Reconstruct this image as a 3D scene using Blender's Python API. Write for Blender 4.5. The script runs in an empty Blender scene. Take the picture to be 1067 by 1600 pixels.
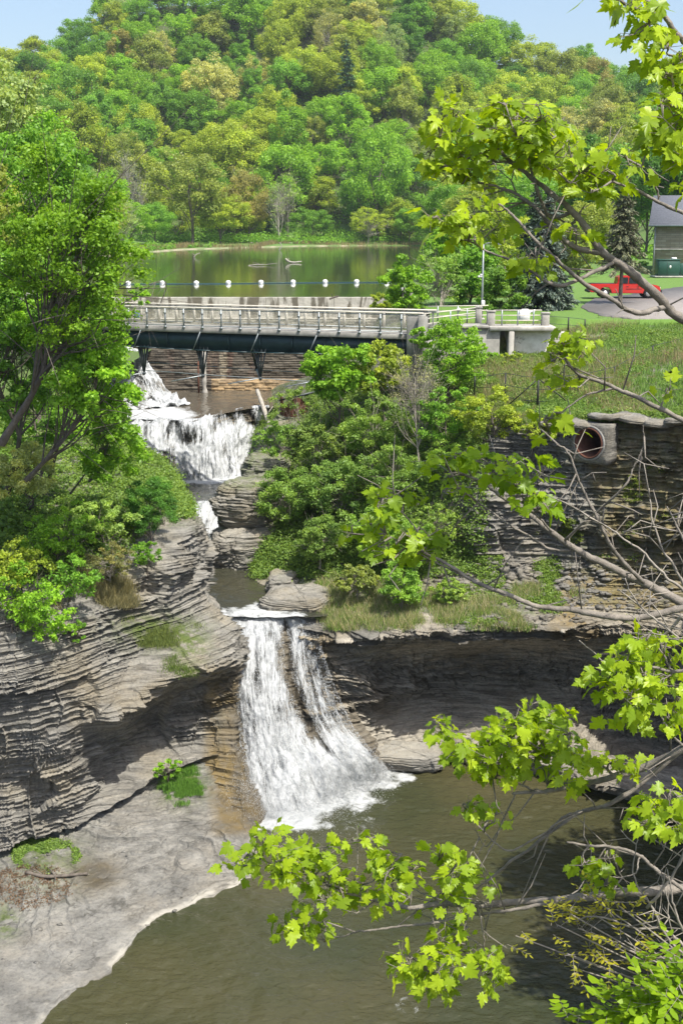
import bpy, bmesh, math, random
import numpy as np
from mathutils import Vector
C = bpy.context.scene
COL = C.collection
R = math.radians

# ------------------------------------------------------------------ camera
PITCH = R(13.27); F = 1900.0; CZ = 22.6
cam = bpy.data.objects.new('camera', bpy.data.cameras.new('camera'))
COL.objects.link(cam); C.camera = cam
cam.location = (0, 0, CZ); cam.rotation_euler = (R(90)-PITCH, 0, 0)
cam.data.sensor_fit = 'VERTICAL'; cam.data.sensor_height = 36.0
cam.data.lens = F/1600*36; cam.data.clip_start = 0.3; cam.data.clip_end = 6000
# ------------------------------------------------------------------ sky and sun
SUN_EL = 60; SUN_AZ = 138        # azimuth clockwise from +Y
S = Vector((math.sin(R(SUN_AZ))*math.cos(R(SUN_EL)), math.cos(R(SUN_AZ))*math.cos(R(SUN_EL)), math.sin(R(SUN_EL))))
W = bpy.data.worlds.new('World'); C.world = W; W.use_nodes = True
wn = W.node_tree.nodes; bg = wn['Background']
sky = wn.new('ShaderNodeTexSky'); sky.sky_type = 'NISHITA'; sky.sun_disc = False
sky.sun_elevation = R(SUN_EL); sky.sun_rotation = R(SUN_AZ)
sky.air_density = 1.0; sky.dust_density = 2.6; sky.ozone_density = 1.0
W.node_tree.links.new(sky.outputs[0], bg.inputs[0]); bg.inputs[1].default_value = 0.15
sl = bpy.data.lights.new('sun', 'SUN'); sl.energy = 4.6; sl.angle = R(0.5); sl.color = (1, .955, .87)
so = bpy.data.objects.new('sun', sl); COL.objects.link(so)
so.rotation_euler = S.to_track_quat('Z', 'Y').to_euler(); so.location = (30, -30, 60)
C.view_settings.view_transform = 'Standard'; C.view_settings.look = 'None'
C.view_settings.exposure = 0.55; C.view_settings.gamma = 1.0
C.render.engine = 'CYCLES'

# ------------------------------------------------------------------ maths helpers
cp, sp = math.cos(PITCH), math.sin(PITCH)
def ray(px, py):
    a, b = px-533.5, 800-py
    return np.array([a, F*cp+b*sp, -F*sp+b*cp])
def P(px, py, Y):
    d = ray(px, py); return np.array([0, 0, CZ])+d*(Y/d[1])
def Pz(px, py, z):
    d = ray(px, py); return np.array([0, 0, CZ])+d*((z-CZ)/d[2])
def L(px, Y, z):
    dep = Y*cp+(CZ-z)*sp
    return np.array([(px-533.5)/F*dep, Y, z])
def proj(p):
    q = np.asarray(p)-np.array([0, 0, CZ])
    dep = q[..., 1]*cp-q[..., 2]*sp; up = q[..., 1]*sp+q[..., 2]*cp
    return 533.5+F*q[..., 0]/dep, 800-F*up/dep

def hsh(ix, iy, iz, seed=0):
    h = (ix.astype(np.int64)*374761393+iy.astype(np.int64)*668265263+iz.astype(np.int64)*2147483647+seed*1274126177) & 0xffffffff
    h = ((h ^ (h >> 13))*1274126177) & 0xffffffff
    h = ((h ^ (h >> 16))*2246822519) & 0xffffffff
    h = h ^ (h >> 15)
    return h/4294967295.0
def vn(p, seed=0):
    i = np.floor(p); f = p-i; f = f*f*(3-2*f); i = i.astype(np.int64)
    r = 0
    for a in (0, 1):
        wx = f[..., 0] if a else 1-f[..., 0]
        for b in (0, 1):
            wy = f[..., 1] if b else 1-f[..., 1]
            for c in (0, 1):
                wz = f[..., 2] if c else 1-f[..., 2]
                r = r+wx*wy*wz*hsh(i[..., 0]+a, i[..., 1]+b, i[..., 2]+c, seed)
    return r*2-1
def fbm(p, oct=4, seed=0):
    r = 0; a = 1
    for k in range(oct):
        r = r+a*vn(p, seed+k); p = p*2.03+7.1; a *= .5
    return r
def sstep(a, b, x):
    t = np.clip((x-a)/(b-a), 0, 1); return t*t*(3-2*t)

# ------------------------------------------------------------------ object helpers
def tag(o, label=None, cat=None, group=None, kind=None):
    if label: o['label'] = label
    if cat: o['category'] = cat
    if group: o['group'] = group
    if kind: o['kind'] = kind
    return o
def empty(name, loc, label, cat, group=None, rz=0):
    o = bpy.data.objects.new(name, None); COL.objects.link(o)
    o.location = tuple(loc); o.rotation_euler = (0, 0, rz); o.empty_display_size = .2
    return tag(o, label, cat, group)
def make_mesh(name, V, faces, mats=(), smooth=False, attrs=None, matidx=None, uv=None):
    """V (N,3); faces: (M,k) int array or list of arrays with different k"""
    me = bpy.data.meshes.new(name)
    V = np.ascontiguousarray(V, dtype=np.float32)
    fl = faces if isinstance(faces, list) else [faces]
    fl = [np.asarray(f, dtype=np.int32) for f in fl if len(f)]
    me.vertices.add(len(V)); me.vertices.foreach_set('co', V.ravel())
    tot = np.concatenate([np.full(len(f), f.shape[1], np.int32) for f in fl])
    li = np.concatenate([f.ravel() for f in fl])
    st = np.concatenate([[0], np.cumsum(tot)[:-1]]).astype(np.int32)
    me.loops.add(len(li)); me.loops.foreach_set('vertex_index', li)
    me.polygons.add(len(tot)); me.polygons.foreach_set('loop_start', st); me.polygons.foreach_set('loop_total', tot)
    if smooth: me.polygons.foreach_set('use_smooth', np.ones(len(tot), bool))
    if matidx is not None: me.polygons.foreach_set('material_index', np.asarray(matidx, np.int32))
    if attrs:
        for k, a in attrs.items():
            at = me.attributes.new(k, 'FLOAT', 'POINT'); at.data.foreach_set('value', np.ascontiguousarray(a, dtype=np.float32).ravel())
    if uv is not None:
        u = me.uv_layers.new(name='UVMap'); u.data.foreach_set('uv', np.ascontiguousarray(uv[li], dtype=np.float32).ravel())
    for m in (mats if isinstance(mats, (list, tuple)) else [mats]): me.materials.append(m)
    me.update(calc_edges=True)
    return me
def link(name, me, parent=None, loc=None):
    o = bpy.data.objects.new(name, me); COL.objects.link(o)
    if parent: o.parent = parent
    if loc is not None: o.location = tuple(loc)
    return o

class MB:
    """collects simple shapes into one mesh"""
    def __init__(s): s.v = []; s.f = {}; s.n = 0
    def add(s, V, F_):
        V = np.asarray(V, float); s.v.append(V)
        for f in F_: s.f.setdefault(len(f), []).append([i+s.n for i in f])
        s.n += len(V); return s
    def box(s, c, d, rz=0, bev=0.0, M=None):
        x, y, z = np.asarray(d, float)/2
        b = min(bev, x*.9, y*.9, z*.9)
        if b <= 0:
            V = np.array([[i*x, j*y, k*z] for i in (-1, 1) for j in (-1, 1) for k in (-1, 1)])
            Fc = [(0, 1, 3, 2), (4, 6, 7, 5), (0, 4, 5, 1), (2, 3, 7, 6), (0, 2, 6, 4), (1, 5, 7, 3)]
        else:
            V = []; idx = {}
            for i in (-1, 1):
                for j in (-1, 1):
                    for k in (-1, 1):
                        for a, q in enumerate(((x, y-b, z-b), (x-b, y, z-b), (x-b, y-b, z))):
                            idx[(i, j, k, a)] = len(V); V.append([i*q[0], j*q[1], k*q[2]])
            V = np.array(V); Fc = []
            sg = [(-1, -1), (-1, 1), (1, 1), (1, -1)]
            for i in (-1, 1):
                Fc.append([idx[(i, a, c, 0)] for a, c in (sg if i > 0 else sg[::-1])][::-1])
                Fc.append([idx[(a, i, c, 1)] for a, c in (sg if i < 0 else sg[::-1])][::-1])
                Fc.append([idx[(a, c, i, 2)] for a, c in (sg if i > 0 else sg[::-1])][::-1])
            for i in (-1, 1):
                for j in (-1, 1):
                    Fc.append([idx[(i, j, -1, 0)], idx[(i, j, 1, 0)], idx[(i, j, 1, 1)], idx[(i, j, -1, 1)]][::(1 if i*j > 0 else -1)])
                    Fc.append([idx[(i, -1, j, 2)], idx[(i, 1, j, 2)], idx[(i, 1, j, 0)], idx[(i, -1, j, 0)]][::(1 if i*j > 0 else -1)])
                    Fc.append([idx[(-1, i, j, 1)], idx[(1, i, j, 1)], idx[(1, i, j, 2)], idx[(-1, i, j, 2)]][::(1 if i*j > 0 else -1)])
                    for k in (-1, 1):
                        Fc.append([idx[(i, j, k, 0)], idx[(i, j, k, 1)], idx[(i, j, k, 2)]][::(1 if i*j*k > 0 else -1)])
        if M is not None: V = V@np.asarray(M).T
        ca, sa = math.cos(rz), math.sin(rz)
        V = np.stack([V[:, 0]*ca-V[:, 1]*sa, V[:, 0]*sa+V[:, 1]*ca, V[:, 2]], 1)+np.asarray(c, float)
        return s.add(V, Fc)
    def beam(s, a, b, w, h, bev=0):
        a = np.asarray(a, float); b = np.asarray(b, float); d = b-a; l = np.linalg.norm(d); d /= l
        up = np.array([0, 0, 1.]) if abs(d[2]) < .95 else np.array([0, 1., 0])
        r = np.cross(d, up); r /= np.linalg.norm(r); u = np.cross(r, d)
        return s.box((a+b)/2, (l, w, h), 0, bev, M=np.stack([d, -r, u], 1))
    def tube(s, pts, rad, n=6, cap=True):
        V, Fq = tube_arr(pts, rad, n); k = len(V); s.add(V, Fq.tolist())
        if cap:
            s.f.setdefault(n, []).append([s.n-k+i for i in range(n)][::-1])
            s.f.setdefault(n, []).append([s.n-n+i for i in range(n)])
        return s
    def sphere(s, c, r, nu=12, nv=8, sc=(1, 1, 1)):
        V = [[0, 0, -1]]
        for j in range(1, nv):
            t = math.pi*j/nv-math.pi/2
            for i in range(nu): V.append([math.cos(t)*math.cos(2*math.pi*i/nu), math.cos(t)*math.sin(2*math.pi*i/nu), math.sin(t)])
        V.append([0, 0, 1]); Fc = []
        for i in range(nu):
            Fc.append((0, 1+(i+1) % nu, 1+i)); e = 1+(nv-2)*nu
            Fc.append((e+i, e+(i+1) % nu, len(V)-1))
            for j in range(nv-2): a = 1+j*nu; Fc.append((a+i, a+(i+1) % nu, a+nu+(i+1) % nu, a+nu+i))
        return s.add(np.array(V)*r*np.array(sc)+np.asarray(c), Fc)
    def prism(s, poly, axis, a, b):
        """extrude a 2D polygon along axis ('x','y','z') between a and b"""
        n = len(poly); V = []
        for t in (a, b):
            for p in poly:
                V.append({'x': (t, p[0], p[1]), 'y': (p[0], t, p[1]), 'z': (p[0], p[1], t)}[axis])
        Fc = [list(range(n))[::-1], list(range(n, 2*n))]+[[i, (i+1) % n, n+(i+1) % n, n+i] for i in range(n)]
        return s.add(np.array(V), Fc)
    def build(s, name, m, parent=None, smooth=False, loc=None):
        me = make_mesh(name, np.concatenate(s.v), [np.array(v) for v in s.f.values()], m, smooth)
        bm = bmesh.new(); bm.from_mesh(me); bmesh.ops.recalc_face_normals(bm, faces=bm.faces); bm.to_mesh(me); bm.free()
        return link(name, me, parent, loc)
def tube_arr(pts, rad, n=6):
    pts = np.asarray(pts, float); k = len(pts)
    rad = np.full(k, rad, float) if np.isscalar(rad) else np.asarray(rad, float)
    t = np.gradient(pts, axis=0); t /= np.linalg.norm(t, axis=1)[:, None]+1e-9
    ref = np.array([0.31, .17, .93]) if abs(t[0][2]) < .8 else np.array([.9, .3, .1])
    r = np.cross(t, ref); r /= np.linalg.norm(r, axis=1)[:, None]+1e-9; u = np.cross(r, t)
    a = np.arange(n)*2*math.pi/n
    V = pts[:, None]+rad[:, None, None]*(np.cos(a)[None, :, None]*r[:, None]+np.sin(a)[None, :, None]*u[:, None])
    i = np.arange(k-1)[:, None]*n; j = np.arange(n)[None]; jn = (j+1) % n
    Fq = np.stack([i+j, i+jn, i+n+jn, i+n+j], -1).reshape(-1, 4)
    return V.reshape(-1, 3), Fq
def crv(pts, n):
    """Catmull-Rom along axis 0, n samples"""
    pts = np.asarray(pts, float); k = len(pts)
    e = np.concatenate([[2*pts[0]-pts[1]], pts, [2*pts[-1]-pts[-2]]])
    t = np.linspace(0, k-1, n); i = np.minimum(t.astype(int), k-2); f = (t-i).reshape((-1,)+(1,)*(pts.ndim-1))
    a, b, c, d = e[i], e[i+1], e[i+2], e[i+3]
    return .5*((2*b)+(c-a)*f+(2*a-5*b+4*c-d)*f*f+(3*b-a-3*c+d)*f**3)
def lin(pts, n):
    pts = np.asarray(pts, float); k = len(pts)
    t = np.linspace(0, k-1, n); i = np.minimum(t.astype(int), k-2); f = (t-i).reshape((-1,)+(1,)*(pts.ndim-1))
    return pts[i]*(1-f)+pts[i+1]*f
def loft(ctrl, nu, nv, vlin=False):
    c = np.array(ctrl, float)
    g = lin(c, nv) if vlin else crv(c, nv)
    g = np.swapaxes(crv(np.swapaxes(g, 0, 1), nu), 0, 1)
    return g
def gnorm(g):
    du = np.gradient(g, axis=1); dv = np.gradient(g, axis=0)
    n = np.cross(du, dv); return n/(np.linalg.norm(n, axis=-1, keepdims=True)+1e-9)
def grid_faces(nv, nu, keep=None):
    i = np.arange(nv*nu).reshape(nv, nu)
    q = np.stack([i[:-1, :-1], i[:-1, 1:], i[1:, 1:], i[1:, :-1]], -1)
    if keep is not None: return q[keep]
    return q.reshape(-1, 4)

# ------------------------------------------------------------------ materials
def newmat(name):
    m = bpy.data.materials.new(name); m.use_nodes = True
    return m, m.node_tree.nodes, m.node_tree.links, m.node_tree.nodes['Principled BSDF']
def ramp(n, l, src, stops, interp='LINEAR'):
    r = n.new('ShaderNodeValToRGB'); e = r.color_ramp; e.interpolation = interp
    while len(e.elements) < len(stops): e.elements.new(.5)
    for el, (p, c) in zip(e.elements, stops): el.position = p; el.color = (c if len(c) == 4 else (*c, 1)) if not np.isscalar(c) else (c, c, c, 1)
    l.new(src, r.inputs[0]); return r.outputs[0]
def noise(n, l, vec, sc, det=4, rough=.55, dist=0):
    t = n.new('ShaderNodeTexNoise'); t.inputs['Scale'].default_value = sc; t.inputs['Detail'].default_value = det
    t.inputs['Roughness'].default_value = rough; t.inputs['Distortion'].default_value = dist
    if vec is not None: l.new(vec, t.inputs['Vector'])
    return t.outputs[0]
def mapping(n, l, scale, src='Object', rot=(0, 0, 0)):
    tc = n.new('ShaderNodeTexCoord'); m = n.new('ShaderNodeMapping'); m.inputs['Scale'].default_value = scale
    m.inputs['Rotation'].default_value = rot
    l.new(tc.outputs[src], m.inputs['Vector']); return m.outputs[0]
def mix(n, l, f, a, b, typ='MIX'):
    m = n.new('ShaderNodeMix'); m.data_type = 'RGBA'; m.blend_type = typ
    for s_, v in ((m.inputs[0], f), (m.inputs[6], a), (m.inputs[7], b)):
        if hasattr(v, 'is_linked'): l.new(v, s_)
        elif np.isscalar(v): s_.default_value = v if s_ == m.inputs[0] else (v, v, v, 1)
        else: s_.default_value = (*v, 1) if len(v) == 3 else v
    return m.outputs[2]
def math_(n, l, op, a, b=0.0, clamp=False):
    m = n.new('ShaderNodeMath'); m.operation = op; m.use_clamp = clamp
    for s_, v in ((m.inputs[0], a), (m.inputs[1], b)):
        if hasattr(v, 'is_linked'): l.new(v, s_)
        else: s_.default_value = v
    return m.outputs[0]
def attr(n, name):
    a = n.new('ShaderNodeAttribute'); a.attribute_name = name; return a.outputs['Fac']
def bump(n, l, bs, h, st, dist=.05):
    b = n.new('ShaderNodeBump'); b.inputs['Strength'].default_value = st; b.inputs['Distance'].default_value = dist
    l.new(h, b.inputs['Height']); l.new(b.outputs[0], bs.inputs['Normal']); return b

def plain(name, c, rough=.6, metal=0, var=.18, sc=3.0, bmp=.15, spec=.4):
    m, n, l, b = newmat(name)
    v = mapping(n, l, (1, 1, 1)); f = noise(n, l, v, sc, 6, .65)
    c = np.array(c); hi = np.clip(c*(1+var), 0, 1); lo = c*(1-var)
    l.new(ramp(n, l, f, [(.3, lo), (.7, hi)]), b.inputs['Base Color'])
    b.inputs['Roughness'].default_value = rough; b.inputs['Metallic'].default_value = metal
    b.inputs['Specular IOR Level'].default_value = spec
    if bmp: bump(n, l, b, noise(n, l, v, sc*8, 4, .6), bmp, .01)
    return m

def rock_mat(name, base=(.27, .258, .228), dark=(.085, .082, .075), warm=(.29, .25, .175), layer=7.0, tilt=(0, 0, 0)):
    m, n, l, b = newmat(name)
    vs = mapping(n, l, (.35, .35, layer), rot=tilt)
    v1 = mapping(n, l, (1, 1, 1))
    lay = noise(n, l, vs, 1.6, 8, .7, .3)
    col = ramp(n, l, lay, [(.30, dark), (.44, np.array(base)*.72), (.56, base), (.75, np.array(base)*1.28)])
    big = noise(n, l, v1, .45, 5, .6)
    col = mix(n, l, ramp(n, l, big, [(.48, 0.0), (.68, .55)]), col, warm)
    vt = mapping(n, l, (.9, .9, 26)); thin = noise(n, l, vt, 1.1, 5, .65, .2)
    col = mix(n, l, .85, col, ramp(n, l, thin, [(.34, (.45, .44, .42)), (.46, (.92, .92, .92)), (.7, (1.12, 1.1, 1.06))]), 'MULTIPLY')
    fine = noise(n, l, v1, 9, 6, .7)
    col = mix(n, l, .75, col, ramp(n, l, fine, [(.28, (.45, .45, .45)), (.5, (.95, .95, .95)), (.8, (1.25, 1.22, 1.15))]), 'MULTIPLY')
    # vertical water stains
    vv = mapping(n, l, (1.6, 1.6, .16)); st = noise(n, l, vv, 1.3, 4, .6)
    col = mix(n, l, ramp(n, l, st, [(.54, 0.0), (.74, .42)]), col, (.085, .08, .068))
    och = attr(n, 'ochre'); col = mix(n, l, math_(n, l, 'MULTIPLY', och, ramp(n, l, noise(n, l, v1, 1.4, 6, .65), [(.33, 0.15), (.6, 1.0)])), col, (.25, .18, .07))
    mo = math_(n, l, 'MULTIPLY', attr(n, 'moss'), ramp(n, l, noise(n, l, v1, 2.6, 7, .7), [(.4, 0.0), (.55, 1.0)]))
    col = mix(n, l, mo, col, ramp(n, l, fine, [(.3, (.055, .085, .015)), (.7, (.12, .15, .04))]))
    wet = attr(n, 'wet')
    col = mix(n, l, math_(n, l, 'MULTIPLY', wet, .62), col, (.035, .032, .026))
    pale = attr(n, 'pale'); col = mix(n, l, math_(n, l, 'MULTIPLY', pale, .8), col, (.50, .47, .40))
    l.new(col, b.inputs['Base Color'])
    r = n.new('ShaderNodeMapRange'); l.new(wet, r.inputs[0]); r.inputs[3].default_value = .85; r.inputs[4].default_value = .38
    l.new(r.outputs[0], b.inputs['Roughness']); b.inputs['Specular IOR Level'].default_value = .35
    h = math_(n, l, 'ADD', math_(n, l, 'MULTIPLY', lay, 1.0), math_(n, l, 'MULTIPLY', fine, .45)); h = math_(n, l, 'ADD', h, math_(n, l, 'MULTIPLY', thin, .6))
    bump(n, l, b, h, .9, .10)
    return m

def leaf_mat(name, trans=.35, rough=.45, tint=(1.25, 1.2, .45)):
    m, n, l, b = newmat(name)
    oi = n.new('ShaderNodeObjectInfo'); a = attr(n, 'v')
    k = ramp(n, l, a, [(0, (.62, .68, .7)), (.5, (1, 1, 1)), (1, (1.4, 1.28, 1.05))])
    col = mix(n, l, 1.0, oi.outputs['Color'], k, 'MULTIPLY')
    l.new(col, b.inputs['Base Color']); b.inputs['Roughness'].default_value = rough
    b.inputs['Specular IOR Level'].default_value = .3
    t = n.new('ShaderNodeBsdfTranslucent'); l.new(mix(n, l, 1.0, col, (*tint, 1), 'MULTIPLY'), t.inputs[0])
    ms = n.new('ShaderNodeMixShader'); ms.inputs[0].default_value = trans
    l.new(b.outputs[0], ms.inputs[1]); l.new(t.outputs[0], ms.inputs[2])
    l.new(ms.outputs[0], n['Material Output'].inputs[0])
    return m
def water_mat(name, c1, c2, sc, bst, rough=.06, stretch=(1, 1, 1), foam=0.0, rot=0, det=5, big=.12):
    m, n, l, b = newmat(name)
    v = mapping(n, l, stretch, rot=(0, 0, rot)); v1 = mapping(n, l, (1, 1, 1))
    f = noise(n, l, v1, big, 3, .5)
    col = ramp(n, l, f, [(.35, c1), (.65, c2)])
    if foam:
        fm = math_(n, l, 'MULTIPLY', attr(n, 'foam'), 1.0)
        ns = noise(n, l, v1, 2.6, 9, .78, .6)
        th = math_(n, l, 'SUBTRACT', math_(n, l, 'ADD', fm, ns), .98)
        fac = math_(n, l, 'MULTIPLY', th, 5.0, True)
        col = mix(n, l, fac, col, (.46, .475, .475))
        rr = n.new('ShaderNodeMapRange'); l.new(fac, rr.inputs[0]); rr.inputs[3].default_value = rough; rr.inputs[4].default_value = .7
        l.new(rr.outputs[0], b.inputs['Roughness'])
    else: b.inputs['Roughness'].default_value = rough
    l.new(col, b.inputs['Base Color']); b.inputs['IOR'].default_value = 1.33
    b.inputs['Specular IOR Level'].default_value = .75
    w1 = noise(n, l, v, sc, det, .55, .4); w2 = noise(n, l, v, sc*3.7, 3, .5, .2)
    h = math_(n, l, 'ADD', w1, math_(n, l, 'MULTIPLY', w2, .35))
    bump(n, l, b, h, bst, .12)
    return m
def falls_mat(name, dens=.5, su=5.0, sv=.7, white=(.47, .485, .49)):
    """white water: strands of foam over see-through gaps; UV in metres (across, down)"""
    m, n, l, b = newmat(name)
    v = mapping(n, l, (su, sv, 1), 'UV'); v2 = mapping(n, l, (su*3.1, sv*4.2, 1), 'UV'); v3 = mapping(n, l, (.9, .25, 1), 'UV')
    a = noise(n, l, v, 1.0, 5, .6, .5); c = noise(n, l, v2, 1.0, 6, .75, .3); d = noise(n, l, v3, 1.0, 3, .5)
    s_ = math_(n, l, 'ADD', math_(n, l, 'MULTIPLY', a, .9), math_(n, l, 'MULTIPLY', c, .75))
    s_ = math_(n, l, 'ADD', s_, math_(n, l, 'MULTIPLY', d, .6))
    s_ = math_(n, l, 'ADD', s_, attr(n, 'thick'))
    al = math_(n, l, 'MULTIPLY', math_(n, l, 'SUBTRACT', s_, 1.62-dens), 4.0, True)
    b.inputs['Base Color'].default_value = (*white, 1)
    l.new(ramp(n, l, al, [(0, (.20, .215, .205)), (.5, (.37, .385, .385)), (1, white)]), b.inputs['Base Color'])
    b.inputs['Roughness'].default_value = .45
    l.new(al, b.inputs['Alpha'])
    bump(n, l, b, math_(n, l, 'ADD', c, a), .6, .12)
    return m
M = {}
M['rock'] = rock_mat('shale_rock')
M['rock_bounce'] = rock_mat('bounce_shale_rock', base=(.40, .365, .30), dark=(.13, .118, .098), warm=(.17, .135, .08))  # base colours raised to stand in for bounce light in the undercut
M['slab'] = rock_mat('pale_rock_slab', base=(.245, .238, .215), dark=(.125, .12, .108), warm=(.26, .235, .19), layer=3.0)
M['leaf'] = leaf_mat('leaf', .48, tint=(1.2, 1.15, .6)); M['needle'] = leaf_mat('needle', .08, .6, (1, 1, 1))
M['maple_leaf'] = leaf_mat('maple_leaf', .52, .36, (1.5, 1.35, .35))
M['grass'] = leaf_mat('grass_blade', .3, .6, (1.1, 1.1, .6))
M['bark'] = plain('bark', (.13, .11, .09), .9, var=.4, sc=6, bmp=.5)
M['pale_bark'] = plain('pale_bark', (.36, .33, .28), .85, var=.3, sc=8, bmp=.4)
M['maple_bark'] = plain('maple_bark', (.21, .185, .155), .85, var=.45, sc=14, bmp=.7)
M['twig'] = plain('twig', (.27, .24, .2), .85, var=.3, sc=10, bmp=.3)
M['pool'] = water_mat('pool_water', (.036, .042, .019), (.066, .061, .028), 1.8, .8, .03, (1, 1.7, 1), foam=1, rot=.35)
M['creek'] = water_mat('creek_water', (.032, .038, .032), (.05, .048, .03), 1.3, .45, .07, (1, 1.6, 1), foam=1)
M['apron'] = water_mat('apron_water', (.085, .075, .055), (.12, .10, .075), .8, .25, .12, (1, 1.4, 1), foam=1)
M['lake'] = water_mat('lake_water', (.035, .045, .02), (.05, .06, .028), .55, .10, .06, (1, .6, 1), foam=0)
M['falls'] = falls_mat('falling_water', .66, 4.2, .55)
M['falls_thin'] = falls_mat('thin_falling_water', .46, 5.0, .8)
M['foam'] = plain('foam', (.52, .535, .54), .5, var=.04, bmp=0)
M['teal'] = plain('teal_paint', (.016, .038, .044), .45, var=.25, sc=2, bmp=.05)
M['steel'] = plain('galvanised_steel', (.30, .33, .34), .45, .4, var=.2, bmp=.05)
M['darksteel'] = plain('dark_steel', (.05, .06, .065), .5, .3, var=.2, bmp=.05)
M['railwood'] = plain('pale_rail_cap', (.60, .56, .47), .7, var=.12, sc=4)
M['concrete'] = plain('concrete', (.26, .25, .225), .9, var=.42, sc=1.2, bmp=.3)
M['pale_concrete'] = plain('pale_concrete', (.38, .36, .32), .9, var=.35, sc=1.6, bmp=.3)
M['black'] = plain('black_paint', (.015, .015, .016), .5, var=.1, bmp=0)
M['white'] = plain('white_plastic', (.78, .77, .74), .5, var=.06, bmp=0)
M['rubber'] = plain('rubber', (.018, .018, .018), .85, var=.1, bmp=0)
M['rim'] = plain('rim', (.6, .6, .6), .35, .6, var=.08, bmp=0)
M['rust'] = plain('rusty_steel', (.13, .055, .035), .85, .1, var=.45, sc=4, bmp=.4)
M['lamp'] = plain('lamp_glass', (.6, .6, .56), .25, var=.05, bmp=0)
m_, n_, l_, b_ = newmat('red_car_paint'); b_.inputs['Base Color'].default_value = (.55, .02, .014, 1); b_.inputs['Roughness'].default_value = .3; b_.inputs['Coat Weight'].default_value = .6; M['red'] = m_
m_, n_, l_, b_ = newmat('window_glass'); b_.inputs['Base Color'].default_value = (.02, .03, .035, 1); b_.inputs['Roughness'].default_value = .08; M['glass'] = m_
m_, n_, l_, b_ = newmat('rail_mesh'); b_.inputs['Base Color'].default_value = (.46, .44, .35, 1); b_.inputs['Roughness'].default_value = .5
v_ = mapping(n_, l_, (1, 1, 1)); w_ = n_.new('ShaderNodeTexChecker'); w_.inputs['Scale'].default_value = 26; l_.new(v_, w_.inputs[0])
l_.new(math_(n_, l_, 'MULTIPLY', w_.outputs['Fac'], .30), b_.inputs['Alpha']); M['mesh'] = m_

# ================================================================== ROCK AND GROUND
def strata(p, s, seed=0, scale=1.0, tilt=0.0, big=1.0):
    """displacement of layered shale: horizontal ledges broken into blocks"""
    z = p[..., 2]+.07*vn(p*.22, seed+1)+.03*vn(p*.9, seed+2)+tilt*s; z = z+.16*np.sin(z*2.3+seed)+.05*np.sin(z*6.1+1)
    tot = np.zeros_like(z)
    for t, a, nd in ((1.5, .50*big, .3), (.52, .36*(.4+.6*big), .55), (.21, .32, .8), (.085, .16, .8)):
        q = z/t; k = np.floor(q); f = q-k
        w = (t+.05)*(1.1+3.4*hsh(k, k*0, k*0, seed+11)**2)
        sb = np.floor((s+hsh(k, k*0+1, k*0, seed+5)*9)/w+.30*vn(p*1.7+k[..., None]*3.3, seed+6))
        h = hsh(k, sb, k*0, seed+7)-.5
        e = np.minimum(f, 1-f); notch = -nd*(1-sstep(.0, .15, e))
        tot += a*(h+notch)
    q = p*np.array([.9, .9, .35]); cr = np.abs(vn(q, seed+50)); tot += -.35*(1-sstep(.0, .035, cr))
    tot += .24*fbm(p*.5, 4, seed+20)+.10*fbm(p*2.6, 4, seed+30)
    return tot*scale
def attrs_for(g, moss=None, wet=None, ochre=None, pale=None):
    z = np.zeros(g.shape[:2])
    return {k: (z if a is None else np.clip(a, 0, 1)+z) for k, a in (('moss', moss), ('wet', wet), ('ochre', ochre), ('pale', pale))}
LOFTS = {}
def rock_loft(name, ctrl, nu, nv, mat, amp=.6, seed=0, sgn=1, up=.25, attrs=None, disp=None, parent=None, smooth=False, zs=1.0):
    g = loft(ctrl, nu, nv, vlin=False)
    n = gnorm(g)*sgn
    s = g[..., 0]*.8+g[..., 1]*.6
    d = strata(g*np.array([1, 1, zs]), s, seed)*amp if disp is None else disp(g, s)
    # push mainly sideways where the face is steep, upwards where it is flat
    steep = 1-np.abs(n[..., 2])
    nn = n.copy(); nn[..., 2] *= up
    g2 = g+nn*d[..., None]*(steep[..., None]*.8+.2)
    # terraces on the flatter parts
    k = .22; zz = g2[..., 2]+.12*vn(g2*.6, seed+40); fl = np.floor(zz/k); fr = zz/k-fl
    terr = (fl+sstep(.35, .95, fr))*k-zz
    at = attrs(g2) if attrs else {}
    g2[..., 2] += terr*(1-steep)*sstep(0, .5, 1-steep)*.9*(1-sstep(.2, .6, at.get('moss', 0)+0*zz))
    A = attrs_for(g2, **at)
    f_ = grid_faces(*g2.shape[:2])
    if name == 'right_bank_ground':
        c_ = g2.reshape(-1, 3)[f_[:, 0]]-PIPE_C; al_ = c_@PIPE_A; rd_ = np.linalg.norm(c_-al_[:, None]*PIPE_A, axis=1); f_ = f_[~((rd_ < .62) & (np.abs(al_) < 2.4))]
    me = make_mesh(name, g2.reshape(-1, 3), f_, M[mat], smooth, {k_: v.ravel() for k_, v in A.items()})
    o = link(name, me, parent); LOFTS[name] = (g2, n)
    return o
def cgrid(rows): return np.array([[(P(*p) if not isinstance(p[2], str) else Pz(p[0], p[1], float(p[2]))) for p in r] for r in rows])

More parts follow.
